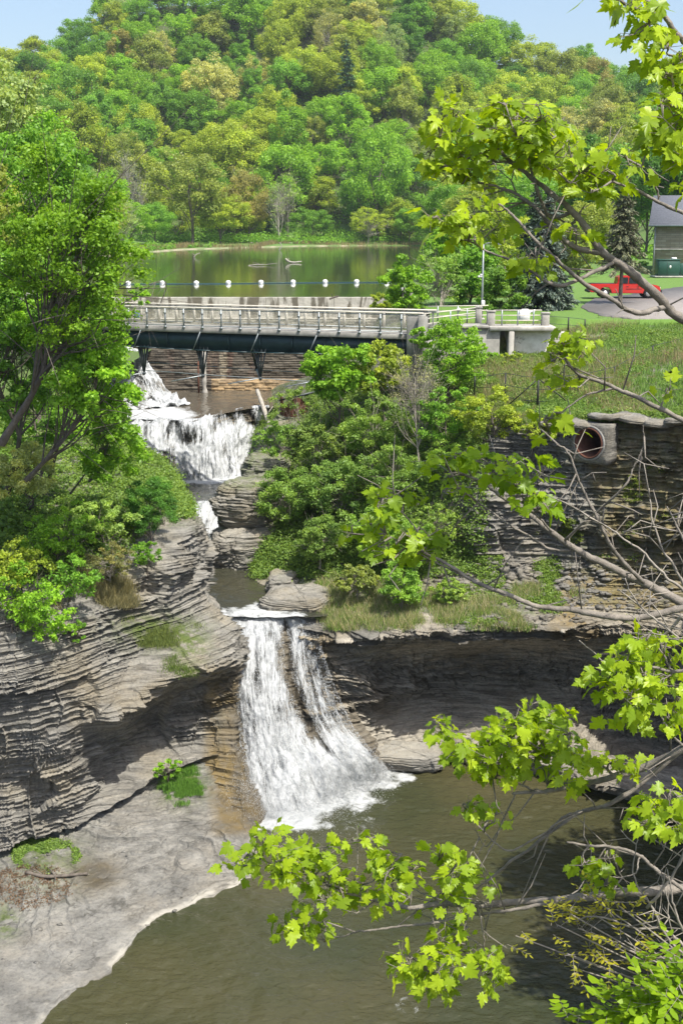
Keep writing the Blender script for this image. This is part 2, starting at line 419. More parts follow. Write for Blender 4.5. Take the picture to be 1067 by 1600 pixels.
# ---- left gorge wall
rows = [
 [(-260,1400,37.5),(-60,1350,39.6),(20,1318,40.4),(100,1296,41.2),(180,1256,42.2),(250,1212,43.6),(300,1190,44.6),(336,1180,45.2),(352,1180,46.5)],
 [(-260,1300,38.3),(-60,1260,40.4),(20,1240,40.7),(100,1235,41.3),(180,1205,43.6),(250,1160,45.0),(300,1150,45.6),(340,1130,46.0),(352,1130,47.5)],
 [(-260,1200,38.3),(-60,1180,40.2),(20,1160,40.4),(100,1160,41.1),(185,1150,43.4),(250,1105,44.8),(305,1075,45.8),(343,1070,46.6),(352,1070,48.0)],
 [(-260,1120,37.6),(-60,1110,39.2),(20,1085,40.2),(100,1100,40.9),(185,1120,41.6),(250,1072,42.8),(305,1040,44.2),(346,1018,45.8),(352,1010,48.0)],
 [(-260,1080,38.0),(-60,1070,39.6),(20,1040,40.5),(100,1050,41.4),(182,1050,42.9),(250,985,45.2),(305,962,46.8),(344,952,48.2),(350,950,49.5)],
 [(-260,1030,38.8),(-60,1020,40.2),(20,990,41.2),(100,1000,42.2),(180,985,43.9),(250,930,46.2),(305,905,48.4),(326,915,50.5),(322,915,52.5)],
 [(-260,980,39.4),(-60,970,40.6),(20,950,41.8),(100,955,43.0),(180,928,44.6),(250,868,47.0),(300,815,50.0),(324,832,53.0),(318,845,55.0)],
 [(-260,900,43),(-60,880,44),(20,860,45.6),(100,850,46.5),(180,820,48.0),(240,790,51.5),(278,780,54.5),(292,792,57.5),(290,810,60)],
 [(-260,780,49),(-60,770,50),(20,770,51),(100,760,52),(180,740,54),(225,730,58),(248,730,62),(256,748,65),(250,770,68)],
 [(-300,640,62),(-60,640,64),(20,650,64),(100,650,65),(160,660,67),(190,680,70),(200,690,74),(205,700,78),(200,700,82)],
 [(-400,520,80),(-60,520,76),(20,520,74),(100,530,74),(130,545,76),(140,560,80),(150,570,84),(150,570,88),(150,570,92)],
]
def la(g):
    px, py = proj(g)
    n = fbm(g*.7, 3, 5)
    vb = 905-100*sstep(165, 250, px); veg = sstep(vb+22, vb-25, py+n*26)
    bench = np.exp(-((px-245)/60)**2-((py-985)/25)**2)*1.2+np.exp(-((px-295)/30)**2-((py-1010)/30)**2)*.8
    return dict(moss=np.clip(veg+bench, 0, 1), wet=.75*sstep(20, -60, px)*sstep(1200, 1260, py)+.8*sstep(318, 345, px)*sstep(1040, 1090, py),  # first wet term darkens the recess at the far left foot
                ochre=sstep(310, 340, px)*sstep(1020, 1100, py)+.25*sstep(60, 160, px)*sstep(1160, 1060, py)*sstep(1020, 1080, py))
def ldisp(g, s):
    px, py = proj(g); calm = sstep(260, 150, px)*sstep(1060, 1110, py)
    a_ = strata(g, s, 3, big=.75); b_ = strata(g, s, 3, big=.25)*.62+.5*fbm(g*.45, 3, 71)
    zk = np.floor(g[..., 2]/1.7+.2*vn(g*.3, 72)); sk = np.floor(s/1.9+hsh(zk, zk*0, zk*0, 73)*5+.25*vn(g*1.2, 74)); blk = hsh(zk, sk, zk*0, 75)-.5
    ck = np.floor(s/3.1+.15*vn(g*.9, 76)); col_ = hsh(ck, ck*0, ck*0, 77)-.5
    return (a_*(1-calm)+b_*calm)*.80+(blk*.75+col_*.7)*sstep(1330, 1290, py)
o = rock_loft('rock_cliff', cgrid(rows), 680, 860, 'rock', .9, 3, -1, attrs=la, disp=ldisp)
tag(o, kind='structure')

PIPE_C = P(921, 692, 51.2); PIPE_A = np.array([-.66, -.75, .02]); PIPE_A /= np.linalg.norm(PIPE_A)
# ---- flat rock shelf at the foot of the left wall
wl = [(-300,2050),(-60,1760),(50,1625),(92,1572),(160,1530),(240,1440),(285,1422),(340,1400),(388,1378),(402,1340),(398,1305),(385,1275)]
def shelf_row(off, zc, yadd):  # interpolate between shoreline and wall foot
    return None
foot = [(-260,1385,38.2),(-60,1338,40.2),(-10,1322,40.8),(40,1308,41.2),(90,1294,41.7),(150,1268,42.4),(200,1238,43.4),(240,1212,44.2),(275,1196,44.8),(310,1182,45.3),(335,1176,45.8),(352,1170,46.2)]
shore = [Pz(x, y, -.06) for x, y in wl]; foot3 = [P(*p) for p in foot]
rowsS = []
prof = [(-.06,-.7),(0,0),(.05,.17),(.12,.26),(.3,.33),(.5,.42),(.7,.60),(.88,.85),(1.0,1.0)]
for t, hz in prof:
    r = []
    for a, b_p in zip(shore, foot3):
        q = a+(b_p-a)*max(t, 0)
        if t < 0: q = a+(a-b_p)/np.linalg.norm((a-b_p)[:2])*.25
        q = np.array([q[0], q[1], -.06+(b_p[2]+.06)*hz if t >= 0 else -.8]); r.append(q)
    rowsS.append(r)
def sdisp(g, s):
    z = g[..., 2]+.25*vn(g*.35, 61)+.05*g[..., 0]
    t = .11; k = np.floor(z/t); f = z/t-k
    a_ = g[..., 0]*.75-g[..., 1]*.66; q_ = np.stack([a_*2.4+.5*vn(g*.5, 64), (g[..., 0]*.66+g[..., 1]*.75)*.22, a_*0], -1)
    cr = np.abs(vn(q_, 65)); return ((k+sstep(.7, .95, f))*t-z)*1.2+.05*fbm(g*2.3, 5, 62)+.10*fbm(g*.6, 3, 63)-.07*(1-sstep(0, .06, cr))
def sa(g):
    px, py = proj(g); n = fbm(g*1.2, 3, 70)
    nz = g[..., 2]
    dsh = nz+.05*n
    vv = np.linspace(0, 1, g.shape[0])[:, None]; strip = (1-sstep(.16, .24, vv+.03*n))*sstep(.08, .13, vv)*sstep(1620, 1560, py)*sstep(-.4, .2, n+.4)
    puddle = np.exp(-((px-150)/34)**2-((py-1368)/24)**2)*1.3
    soil = np.exp(-((px-70)/55)**2-((py-1345)/45)**2)
    gr = np.exp(-((px-285)/34)**2-((py-1225)/28)**2)*1.3+np.exp(-((px-8)/20)**2-((py-1440)/25)**2)
    br = sstep(318, 345, px+n*8)*sstep(1312, 1290, py)
    return dict(pale=strip*.75, moss=soil*.75+gr, wet=puddle+br*.7+.6*sstep(0, -.05, nz), ochre=br+.5*puddle)
g = loft(rowsS, 640, 420); n = gnorm(g); d = sdisp(g, None); g2 = g.copy(); g2[..., 2] += d*sstep(-.3, .1, g[..., 2])*(.35+.65*sstep(0, .5, g[..., 2])); vr_ = np.linspace(0, 1, 420)[:, None]; g2[..., 2] = np.where(vr_ > .13, np.maximum(g2[..., 2], .03+.05*sstep(.13, .2, vr_)), g2[..., 2])
g2[..., 0] += .12*fbm(g*1.7, 3, 66); g2[..., 1] += .12*fbm(g*1.7, 3, 67)
A = attrs_for(g2, **sa(g2))
o = link('rock_shelf', make_mesh('rock_shelf', g2.reshape(-1, 3), grid_faces(*g2.shape[:2]), M['slab'], False, {k: v.ravel() for k, v in A.items()}))
tag(o, kind='structure'); LOFTS['shelf'] = (g2, n)

# ---- wet brown buttress left of the main falls, and the rock behind the falls
rows = [
 [(296,1262,43.7),(330,1276,43.2),(362,1292,42.7),(392,1306,42.2),(408,1306,42.6),(430,1300,44)],
 [(300,1235,44.3),(332,1240,44.0),(362,1255,43.5),(388,1268,43.1),(402,1262,43.4),(425,1250,44.8)],
 [(306,1200,45.0),(334,1195,44.9),(358,1190,44.8),(374,1185,44.9),(384,1180,45.4),(410,1170,46.4)],
 [(310,1140,45.8),(336,1130,45.8),(354,1120,45.9),(366,1110,46.1),(372,1100,46.8),(400,1090,48)],
 [(318,1060,46.6),(338,1050,46.7),(350,1040,46.9),(358,1030,47.2),(362,1020,48),(390,1010,49)],
 [(328,985,47.6),(340,980,47.8),(347,976,48.2),(352,970,48.8),(356,966,49.4),(380,966,50)],
]
def ba(g):
    px, py = proj(g)
    return dict(wet=.35+.5*sstep(350, 375, px), ochre=.5+.5*sstep(1120, 1200, py)+0*px, moss=.35*np.exp(-((px-335)/14)**2-((py-1060)/60)**2))
tag(rock_loft('wet_rock_buttress', cgrid(rows), 170, 260, 'rock', .5, 9, -1, attrs=ba), kind='structure')
FALL = [
 [(340,958,50.2),(352,966,49.4),(385,960,49.9),(420,965,49.5),(455,963,49.9),(486,972,49.5),(500,975,49.4)],
 [(346,1000,48.4),(357,1000,48.3),(385,1000,48.4),(425,1000,48.5),(465,1000,48.9),(498,1003,48.9),(512,1006,48.6)],
 [(350,1080,47.2),(362,1080,47.0),(390,1080,46.8),(430,1080,46.9),(475,1075,47.6),(518,1070,47.8),(535,1070,47.8)],
 [(354,1150,46.2),(368,1150,46.1),(400,1150,45.9),(440,1150,46.0),(492,1140,46.7),(548,1135,47.2),(566,1135,47.4)],
 [(364,1212,45.0),(376,1212,45.0),(410,1217,44.7),(460,1212,44.9),(522,1192,45.7),(582,1180,46.5),(598,1178,46.8)],
 [(372,1268,'-.1'),(386,1268,'-.1'),(420,1276,'-.1'),(480,1270,'-.1'),(538,1244,'-.1'),(590,1216,'-.1'),(604,1210,'-.1')],
]
fg = cgrid(FALL)
back = fg.copy(); back[:, :, 1] += np.array([.35, .6, .7, .8, .8, .7])[:, None]; back[:, :, 2] -= .12; back[-1, :, 2] -= 1.0
tag(rock_loft('fall_rock_face', back, 200, 300, 'rock_bounce', .75, 14, -1, attrs=lambda g: dict(wet=.8+0*g[..., 0], ochre=.3+0*g[..., 0])), kind='structure')

# ---- right lower wall: undercut amphitheatre
wx = [470, 510, 565, 640, 720, 800, 880, 950, 1010, 1080, 1200, 1500]
def rowp(ys, Ys): return list(zip(wx, ys, Ys))
w0 = [(x, y, '-.5') for x, y in zip(wx, [1228,1222,1204,1192,1194,1204,1222,1242,1262,1290,1330,1450])]
w1 = [(x, y-16-(6 if x > 880 else 0), '.35' if x < 870 else '.75') for x, y, _ in w0]
w2 = rowp([1150,1148,1128,1120,1112,1112,1120,1160,1176,1190,1225,1330], [47.6,48.0,49.4,50.4,50.8,50.6,50.4,50.0,49.4,48,45.5,39])
w3 = rowp([1100,1100,1090,1075,1062,1060,1062,1090,1110,1115,1130,1210], [47.9,48.4,50.0,51.6,52.4,52.4,52.0,51.2,50.4,48.9,46,39.6])
w4 = rowp([1050,1050,1040,1030,1022,1020,1020,1030,1040,1045,1060,1120], [48.6,48.9,49.8,51.0,51.6,51.8,51.4,50.8,50.0,48.6,46.2,39.8])
w5 = rowp([1006,1010,1008,1002,996,992,992,996,1000,1004,1015,1060], [49.4,49.2,48.8,48.6,48.8,49.0,49.4,49.6,49.2,48.2,46,40])
w6 = rowp([975,990,988,986,980,976,978,982,984,986,992,1030], [49.9,49.1,48.2,47.6,47.7,47.9,48.2,48.7,48.5,47.7,45.6,39.8])
w7 = rowp([962,968,960,950,948,946,946,950,952,956,960,990], [50.8,50.4,49.8,49.4,49.4,49.4,49.4,49.6,49.2,48.4,46.2,40])
def ra(g):
    px, py = proj(g)
    return dict(wet=.12*sstep(560, 620, px)+.25*sstep(1150, 1180, py), ochre=.5*sstep(540, 500, px)+.2*sstep(950, 1000, px), pale=.3*sstep(700, 600, px)*sstep(1110, 1125, py)*sstep(1200, 1180, py))  # pale term paints the sunlit look of the low ledge
def rdisp(g, s):
    ck = np.floor(s/2.4+.2*vn(g*.9, 81)); return strata(g*np.array([1, 1, 1.15]), s, 22)*1.35+.7*(hsh(ck, ck*0, ck*0, 82)-.5)*sstep(.2, 1.5, g[..., 2])
tag(rock_loft('undercut_rock_wall', cgrid([w0, w1, w2, w3, w4, w5, w6, w7]), 640, 360, 'rock_bounce', .6, 22, -1, attrs=ra, disp=rdisp), kind='structure')

# ---- right bank: ledge, upper wall with the drain pipe, slope up to the lawn
bx = [395, 445, 520, 600, 700, 790, 865, 940, 1067, 1200, 1500]
def rowb(ys, Ys): return list(zip(bx, ys, Ys))
B = [
 rowb([985,992,1000,1000,996,990,990,994,996,1002,1040], [50.4,49.6,48.7,48.2,48.2,48.4,48.6,49.0,48.2,46.2,40.2]),
 rowb([962,972,980,978,972,966,966,972,978,984,1020], [50.8,49.9,48.9,48.2,48.0,48.2,48.5,49.1,48.4,46.4,40.4]),
 rowb([935,940,936,932,930,925,918,930,948,958,990], [52.5,51.8,51.0,50.6,50.3,50.2,50.1,50.0,49.2,47.0,41]),
 rowb([905,900,885,876,872,876,876,890,902,915,950], [55,54.4,53.6,53.0,52.4,51.8,51.3,50.8,49.9,47.6,41.6]),
 rowb([870,850,838,820,808,806,810,820,830,850,880], [57.5,56.6,55.6,54.6,53.2,52.3,51.8,51.3,50.2,47.8,42]),
 rowb([830,800,790,765,742,720,735,742,748,760,790], [61,59.5,58,56.5,54.2,52.9,52.2,51.7,50.5,48,42.2]),
 rowb([780,750,735,715,700,672,662,658,660,665,690], [66,64,61,58.5,55.6,53.4,52.5,52.0,50.7,48.2,42.5]),
 rowb([730,700,680,665,655,650,652,648,648,650,670], [72,69,65,61.5,58,55.4,54.2,53.7,52.4,50,45]),
 rowb([680,660,640,620,605,600,598,592,585,580,590], [80,76,70,66,62,59.5,59,58,57,56,52]),
 rowb([640,622,600,575,562,558,556,545,532,525,525], [88,82,74,69,65.4,65.4,65.6,65,64.5,64,62]),
 rowb([620,600,575,540,530,528,525,508,504,500,500], [92,88,78,72,68,68,69,71,72,74,76]),
]
Bc = cgrid(B)
last = np.array([[L(x, 86 if x > 520 else 90, 16.6 if x > 520 else 11.0) for x in bx]])
Bc = np.concatenate([Bc, last]); Bc[-2, 3:, 2] = np.minimum(Bc[-2, 3:, 2], 17.45)
def rba(g):
    px, py = proj(g); n = fbm(g*.8, 3, 8)
    wall = sstep(690, 720, px+n*30)*sstep(655, 662, py)*sstep(900, 880, py)
    ledge = sstep(880, 900, py)*sstep(975, 965, py)
    slope = (1-wall)*sstep(965, 950, py)
    rub = np.exp(-((px-740)/70)**2-((py-905)/26)**2)+sstep(470, 440, px)*sstep(870, 880, py)
    rl = sstep(840, 880, px)*sstep(880, 900, py)
    return dict(moss=np.clip(slope*(1-.75*rl)-rub*1.2, 0, 1)+wall*.35*sstep(860, 960, px+n*60), ochre=.8*rl+wall*sstep(.0, .5, vn(g*.4, 31)+sstep(880, 960, px)-.3)*.7+.25*rub,
                wet=.15*wall*sstep(.1, .5, vn(g*np.array([.9, .9, .15]), 33))+.55*sstep(968, 985, py), pale=rub*.15)
def bdisp(g, s):
    px, py = proj(g)
    wall = np.clip(sstep(690, 720, px)*sstep(655, 668, py)*sstep(900, 880, py)+sstep(950, 965, py)+.8*sstep(845, 870, px)*sstep(875, 890, py), 0, 1)
    near = 1-np.exp(-((px-921)/30)**2-((py-692)/34)**2)
    q = g*np.array([.42, .42, .62]); zk = np.floor(q[..., 2]+.25*vn(g*.3, 90)); sk = np.floor(s*.38+hsh(zk, zk*0, zk*0, 91)*5+.3*vn(g*.9, 92)); blk = hsh(zk, sk, zk*0, 93)-.5
    vj = .55*vn(np.stack([s*.55, g[..., 2]*.16, s*0], -1), 95)+.5*fbm(g*np.array([.8, .8, .5]), 4, 96)
    return (strata(g, s, 27, big=.3)*.85+blk*.95+vj)*wall*near-.55*(1-near)+(1-wall)*(.25*fbm(g*.5, 4, 28)+.05*fbm(g*2.5, 3, 29))
tag(rock_loft('right_bank_ground', Bc, 700, 620, 'rock', .8, 27, -1, attrs=rba, disp=bdisp), kind='structure')

# ---- near right wall (mostly out of frame, it shades the pool and carries the maple)
rn = []
for z, off in ((-.6, 0), (3, .4), (7, .2), (11, .9), (14.6, 1.4), (15.4, 4), (15.8, 14), (17.4, 40)):
    rn.append([np.array([x+off, y, z+(.0 if z < 8 else .35*math.sin(y*.4))]) for x, y in ((19.5, 50), (16.2, 45), (15.0, 38), (12.9, 30), (10.2, 20), (8.4, 10), (8.0, 0), (8.2, -12))])
    for q in rn[-1]:
        if q[2] > 2: q[2] *= np.interp(q[1], [0, 20, 28, 36], [.62, .58, .75, 1])
tag(rock_loft('near_right_cliff', rn, 260, 220, 'rock_bounce', .9, 41, 1, attrs=lambda g: dict(moss=sstep(8.0, 9.0, g[..., 2]), wet=.5*sstep(6, 0, g[..., 2]))), kind='structure')

# ---- layered rock blocks (as one rock each)
def rock_block(name, c, size, seed, mat='rock', attrs=None, rz=0, nu=190, nv=150, amp=.42, top=.35, kind='structure'):
    th = np.linspace(0, 2*math.pi, nu); ph = np.linspace(-math.pi/2, math.pi/2, nv)
    T, Ph = np.meshgrid(th, ph); e1, e2 = .55, top
    sg = lambda v, e: np.sign(v)*np.abs(v)**e
    x = sg(np.cos(Ph), e2)*sg(np.cos(T), e1); y = sg(np.cos(Ph), e2)*sg(np.sin(T), e1); z = sg(np.sin(Ph), .8)
    g = np.stack([x*size[0], y*size[1], z*size[2]], -1)
    n = g/np.array(size)**2; n /= np.linalg.norm(n, axis=-1, keepdims=True)+1e-9
    ca, sa_ = math.cos(rz), math.sin(rz)
    Rm = np.array([[ca, -sa_, 0], [sa_, ca, 0], [0, 0, 1]])
    g = g@Rm.T+np.asarray(c); n = n@Rm.T
    s = T*max(size)*1.2
    lump = .30*fbm(g*np.array([.55, .55, .9]), 3, seed+60)+.30*(hsh(np.floor(g[..., 2]/.9), np.floor(T*1.3+g[..., 2]*.2), T*0, seed+61)-.5)
    d = strata(g*np.array([1, 1, 1.5]), s, seed)*amp*min(1, min(size))
    d = d+lump*min(1, min(size)); d[:, -1] = d[:, 0]
    nn = n.copy(); nn[..., 2] *= .3; g = g+nn*d[..., None]; g[..., 2] += .06*fbm(g*1.5, 3, seed+3)
    g[:, -1] = g[:, 0]
    A = attrs_for(g, **(attrs(g) if attrs else {}))
    o = link(name, make_mesh(name, g.reshape(-1, 3), grid_faces(*g.shape[:2]), M[mat], False, {k: v.ravel() for k, v in A.items()}))
    return tag(o, kind=kind) if kind else o
topmoss = lambda z0, z1: (lambda g: dict(moss=sstep(z0, z1, g[..., 2])*.8, pale=.16+0*g[..., 0], ochre=.35*sstep(.0, .5, vn(g*.8, 7)), wet=.7*sstep(z0-1.9, z0-2.4, g[..., 2])))
c = L(392, 58.2, 6.9); rock_block('stream_rock_outcrop', c, (2.1, 1.8, 1.15), 50, attrs=topmoss(8.3, 9.0), rz=.2)
c = L(402, 60.2, 8.9); rock_block('stream_rock_outcrop', c, (1.75, 2.2, 1.3), 51, attrs=topmoss(9.6, 10.2), rz=-.35)
c = L(425, 66.0, 9.0); rock_block('stream_rock_outcrop', c, (1.35, 3.0, 1.5), 52, attrs=topmoss(9.2, 10.2), rz=-.1)
c = L(452, 72.5, 9.6); rock_block('stream_rock_outcrop', c, (1.6, 4.4, 1.6), 55, attrs=topmoss(9.8, 10.6), rz=-.1)
c = L(468, 51.3, 6.35); rock_block('stream_rock_outcrop', c, (1.5, 1.5, .62), 53, attrs=topmoss(6.9, 7.6), rz=-.3)
c = L(440, 53.4, 6.4); rock_block('stream_rock_outcrop', c, (.75, 1.2, .7), 54, attrs=topmoss(6.9, 7.6), rz=-.2)
c = L(625, 48.6, .35); rock_block('low_rock_ledge', c, (1.9, 1.0, .42), 56, rz=-.1, attrs=lambda g: dict(pale=.35*sstep(.5, .7, g[..., 2]), wet=.6*sstep(.3, 0, g[..., 2])))  # pale top paints sunlight on the slab; wet at the waterline
c = L(1000, 46.3, .35); rock_block('low_rock_ledge', c, (2.6, 1.2, .5), 57, 'rock_bounce', rz=-.45)
# rock step under the upper falls, the little falls and the apron
def crest_wall(name, pts, z0, z1, seed, back=.25, push=.5):
    r = []
    for t in np.linspace(0, 1, 5):
        r.append([np.array([p[0], p[1]+back-push*(1-t)*1.2, z0+(z1-z0)*t-.08]) for p in pts])
    return tag(rock_loft(name, r, 260, 80, 'rock_bounce', .5, seed, -1, attrs=lambda g: dict(wet=.7+0*g[..., 0], ochre=.35+0*g[..., 0])), kind='structure')
UC = [Pz(x, y, 10.7) for x, y in ((120,672),(180,662),(215,656),(260,657),(300,658),(330,653),(352,645),(380,640),(400,637),(420,637))]
UC = [np.array([p[0], p[1], 10.7]) for p in UC]
crest_wall('upper_fall_rock_step', UC, 7.0, 10.7, 60, .7, 1.4)

# ---- far ground: lake shores and the wooded hill
def xl(y): return np.interp(y, [92, 130, 218, 276, 300, 330], [-24, -35, -41, -35, -20, -6])
def xr(y): return np.interp(y, [92, 118, 160, 218, 325], [3.6, 5.2, 12, 17, 34])
def crestH(px): return np.interp(px, [-300, -100, 0, 110, 180, 250, 450, 620, 700, 800, 900, 980, 1067, 1200, 1500], [60, 66, 69, 71, 84, 96, 108, 101, 90, 74, 71, 64, 70, 80, 84])
def ground(x, y):
    yf = 324+2.5*np.sin(x*.15)+np.where(x < -8, (x+8)*.8, 0)
    do = np.maximum(np.maximum(xl(y)-x, x-xr(y)), y-yf)
    do = do+1.2*vn(np.stack([x*.12, y*.12, x*0], -1), 3)
    shore = 17.35+np.clip(do*.35, -2.5, .25)+sstep(1, 8, do)*.35
    right = np.where(x > xr(y), sstep(100, 150, y)*.2-1.2*sstep(2, 5, x-xr(y))*sstep(138, 120, y), 0)
    px = 533.5+x/np.maximum(y, 1)*1950
    yb = np.interp(px, [-300, 0, 150, 240, 900, 1000, 1300], [200, 250, 300, 338, 338, 260, 190])
    s_ = np.clip((y-yb)/(472-yb), 0, 1.35)
    h = (crestH(px)-17.9)*np.where(s_ < 1, s_**1.15, 1-.25*(s_-1))
    h = np.where(y > yb, h, 0)+np.where(y > yb, 3*vn(np.stack([x*.03, y*.03, x*0], -1), 9)*np.minimum(s_*3, 1), 0)
    left = sstep(0, 30, -42-x)*2.5*sstep(90, 140, y)
    return shore+right+h+left
def gpatch(name, xs, ys, mat):
    X, Y = np.meshgrid(xs, ys); Z = ground(X, Y)
    g = np.stack([X, Y, Z], -1)
    return g
m, n, l, b = newmat('far_ground')
v1 = mapping(n, l, (1, 1, 1)); f = noise(n, l, v1, .35, 6, .7); f2 = noise(n, l, v1, 3, 5, .7)
gcol = mix(n, l, f2, (.06, .14, .018), (.12, .22, .035))
gcol = mix(n, l, ramp(n, l, f, [(.5, 0.0), (.7, .5)]), gcol, (.16, .14, .07))
gcol = mix(n, l, attr(n, 'sand'), gcol, (.36, .30, .22))
gcol = mix(n, l, attr(n, 'litter'), gcol, (.07, .09, .03))
l.new(gcol, b.inputs['Base Color']); b.inputs['Roughness'].default_value = .95; bump(n, l, b, f2, .6, .08); M['ground'] = m
ys = np.concatenate([np.arange(91.9, 135, .8), np.arange(135, 345, 2.2), np.arange(345, 700, 7)])
xs = np.concatenate([np.arange(-420, -60, 9), np.arange(-60, 45, .9), np.arange(45, 430, 9)])
g = gpatch('ground', xs, ys, 'ground')
do = g[..., 2]-17.35
A = {'sand': (sstep(-.2, .0, do)*sstep(.3, .12, do)*.95)*sstep(18, 8, g[..., 0])*sstep(150, 200, g[..., 1]), 'litter': sstep(3, 8, do)}
tag(link('ground', make_mesh('ground', g.reshape(-1, 3), grid_faces(*g.shape[:2]), M['ground'], True, {k: a.ravel() for k, a in A.items()})), kind='structure')
# near ground on both sides of the dam and gorge
X, Y = np.meshgrid(np.arange(-140, -13.9, 1.5), np.arange(60, 93.4, 1.5))
Z = 17.2+.3*vn(np.stack([X*.1, Y*.1, X*0], -1), 5)-np.clip((X+24)/9, 0, 1)*0-sstep(70, 60, Y)*sstep(-60, -20, X)*3
Z = Z-sstep(-21, -15, X)*3.5
A = {'sand': 0*Z, 'litter': .6+0*Z}
tag(link('bank_ground', make_mesh('bank_ground', np.stack([X, Y, Z], -1).reshape(-1, 3), grid_faces(*X.shape), M['ground'], True, {k: a.ravel() for k, a in A.items()})), kind='structure')
# parking lot: a gravelled asphalt sheet with a soft edge
M['asphalt'] = plain('asphalt', (.26, .235, .215), .95, var=.18, sc=2.5, bmp=.4)
poly = [Pz(x, y, 17.5) for x, y in ((905,478),(930,464),(985,458),(1020,452),(1067,446),(1300,440),(1500,470),(1067,497),(1000,496),(940,490))]
pp = []
for i in range(len(poly)):
    a, b2 = poly[i], poly[(i+1) % len(poly)]
    for t in np.linspace(0, 1, 10, endpoint=False): q = a+(b2-a)*t; pp.append([q[0]+random.Random(i*11+t).uniform(-.15, .15), q[1]+random.Random(i*7+t).uniform(-.15, .15)])
def lawn_z(x, y): return 17.5
# lawn: smooth grassy sheet from the top of the bank back to the trees
X, Y = np.meshgrid(np.linspace(5.4, 90, 170), np.linspace(65, 150, 190))
Z = 17.35-.9*sstep(69.5, 66, Y)+.12*sstep(95, 130, Y)+.02*vn(np.stack([X*.2, Y*.2, X*0], -1), 8)+sstep(30, 70, X)*1.5
Z = np.where((X < 12) & (Y < 75), 16.4, Z); Z = np.where((X < 26) & (Y < 70), 16.2, Z); Z = np.where((X < 14) & (Y < 68.5), 14.2, Z)
lawn = np.stack([X, Y, Z], -1)
m, n, l, b = newmat('lawn'); v1 = mapping(n, l, (1, 1, 1)); f = noise(n, l, v1, .8, 6, .7); f2 = noise(n, l, v1, 12, 5, .7)
gc = mix(n, l, f, (.065, .16, .016), (.13, .25, .03)); gc = mix(n, l, ramp(n, l, f2, [(.35, 0.0), (.7, .5)]), gc, (.15, .19, .05))
l.new(gc, b.inputs['Base Color']); b.inputs['Roughness'].default_value = .9; bump(n, l, b, f2, .8, .05); M['lawn'] = m
tag(link('lawn', make_mesh('lawn', lawn.reshape(-1, 3), grid_faces(*X.shape), M['lawn'], True)), kind='structure')
mb = MB(); Vp = [[x, max(y, 70.5), 17.42] for x, y in pp]; mb.add(Vp+[[x, max(y, 70.5), 17.28] for x, y in pp], [list(range(len(pp)))]+[[i, (i+1) % len(pp), len(pp)+(i+1) % len(pp), len(pp)+i] for i in range(len(pp))])
tag(mb.build('parking_lot', M['asphalt']), kind='structure')

# ================================================================== WATER
def sheet(name, x0, x1, y0, y1, z, nx, ny, mat, foam=None, disp=.0, sc=1.0, mask=None, wave=None):
    X, Y = np.meshgrid(np.linspace(x0, x1, nx), np.linspace(y0, y1, ny)); p = np.stack([X, Y, X*0], -1)
    Z = z+disp*fbm(p*sc, 4, 77); g = np.stack([X, Y, Z], -1)
    fo = foam(g) if foam else X*0
    if wave is not None: g[..., 2] += wave(g)
    if foam and disp: g[..., 2] += np.clip(fo-.5, 0, 1)*.10*(1+fbm(p*2.2, 4, 5))
    f = grid_faces(ny, nx)
    if mask is not None: f = f[mask(g.reshape(-1, 3)[f].mean(1))]
    return tag(link(name, make_mesh(name, g.reshape(-1, 3), f, M[mat], True, {'foam': fo.ravel()})), kind='structure')
base_pts = fg[-1][:, :2]
def pool_foam(g):
    d = np.full(g.shape[:2], 1e9)
    bb = crv(base_pts, 40)
    for q in bb: d = np.minimum(d, np.hypot(g[..., 0]-q[0], (g[..., 1]-q[1])*1.0))
    w = 1.0-d*.42+.28*vn(g*1.4, 19)
    px, py = proj(g)
    drift = .47*np.exp(-((px-640)/60)**2-((py-1570)/45)**2)+.47*np.exp(-((px-560)/90)**2-((py-1290)/40)**2)
    return np.clip(np.maximum(w, drift), 0, 1)
def pool_wave(g):
    c = base_pts.mean(0); d = np.hypot(g[..., 0]-c[0], g[..., 1]-c[1]); w = vn(g*.35, 8)
    r = np.sin(d*7.5+3*w)*.5+np.sin(d*11.3+5*vn(g*.5, 9))*.3
    q = g*np.array([2.2, 3.4, 1]); return .018*r*(.35+.65*sstep(-.3, .5, vn(g*.22, 12)))+.034*fbm(q, 3, 14)
sheet('pool_water', -18, 17, 26, 53, 0, 900, 800, 'pool', pool_foam, .018, 1.1, wave=pool_wave)
sheet('pool_water', -22, 24, -20, 25.98, 0, 60, 60, 'pool', lambda g: g[..., 0]*0, .018, 1.1)
def mid_foam(g):
    px, py = proj(g)
    return np.clip(.66*sstep(925, 962, py+8*vn(g*1.3, 3))*sstep(500, 470, px)+.5*sstep(850, 832, py)+.25*np.exp(-((px-410)/30)**2-((py-935)/15)**2), 0, 1)
sheet('creek_water', -9.5, -.6, 49.25, 64.8, 6.4, 240, 320, 'creek', mid_foam, .035, 1.6)
def up_foam(g):
    px, py = proj(g)
    return np.clip(.9*sstep(763, 748, py)+.5*sstep(783, 792, py)+.15, 0, 1)
sheet('upper_pool_water', -15, -1.5, 66.3, 80, 7.4, 240, 200, 'creek', up_foam, .03, 1.5)
ucx = np.array([p[0] for p in UC]); ucy = np.array([p[1] for p in UC])
def ap_foam(g):
    px, py = proj(g)
    return np.clip(.60*sstep(300, 215, px+14*vn(g*.6, 4))+.48*sstep(330, 280, px)*sstep(625, 640, py)+.35*np.exp(-((px-320)/110)**2-((py-648)/8)**2), 0, 1)
sheet('apron_water', -22, 0.2, 74, 91, 10.7, 260, 200, 'apron', ap_foam, .03, 1.2, mask=lambda c: c[:, 1] > np.interp(c[:, 0], ucx, ucy)-.1)
X, Y = np.meshgrid([-70, -20, 4, 45], [91.6, 118, 200, 332])
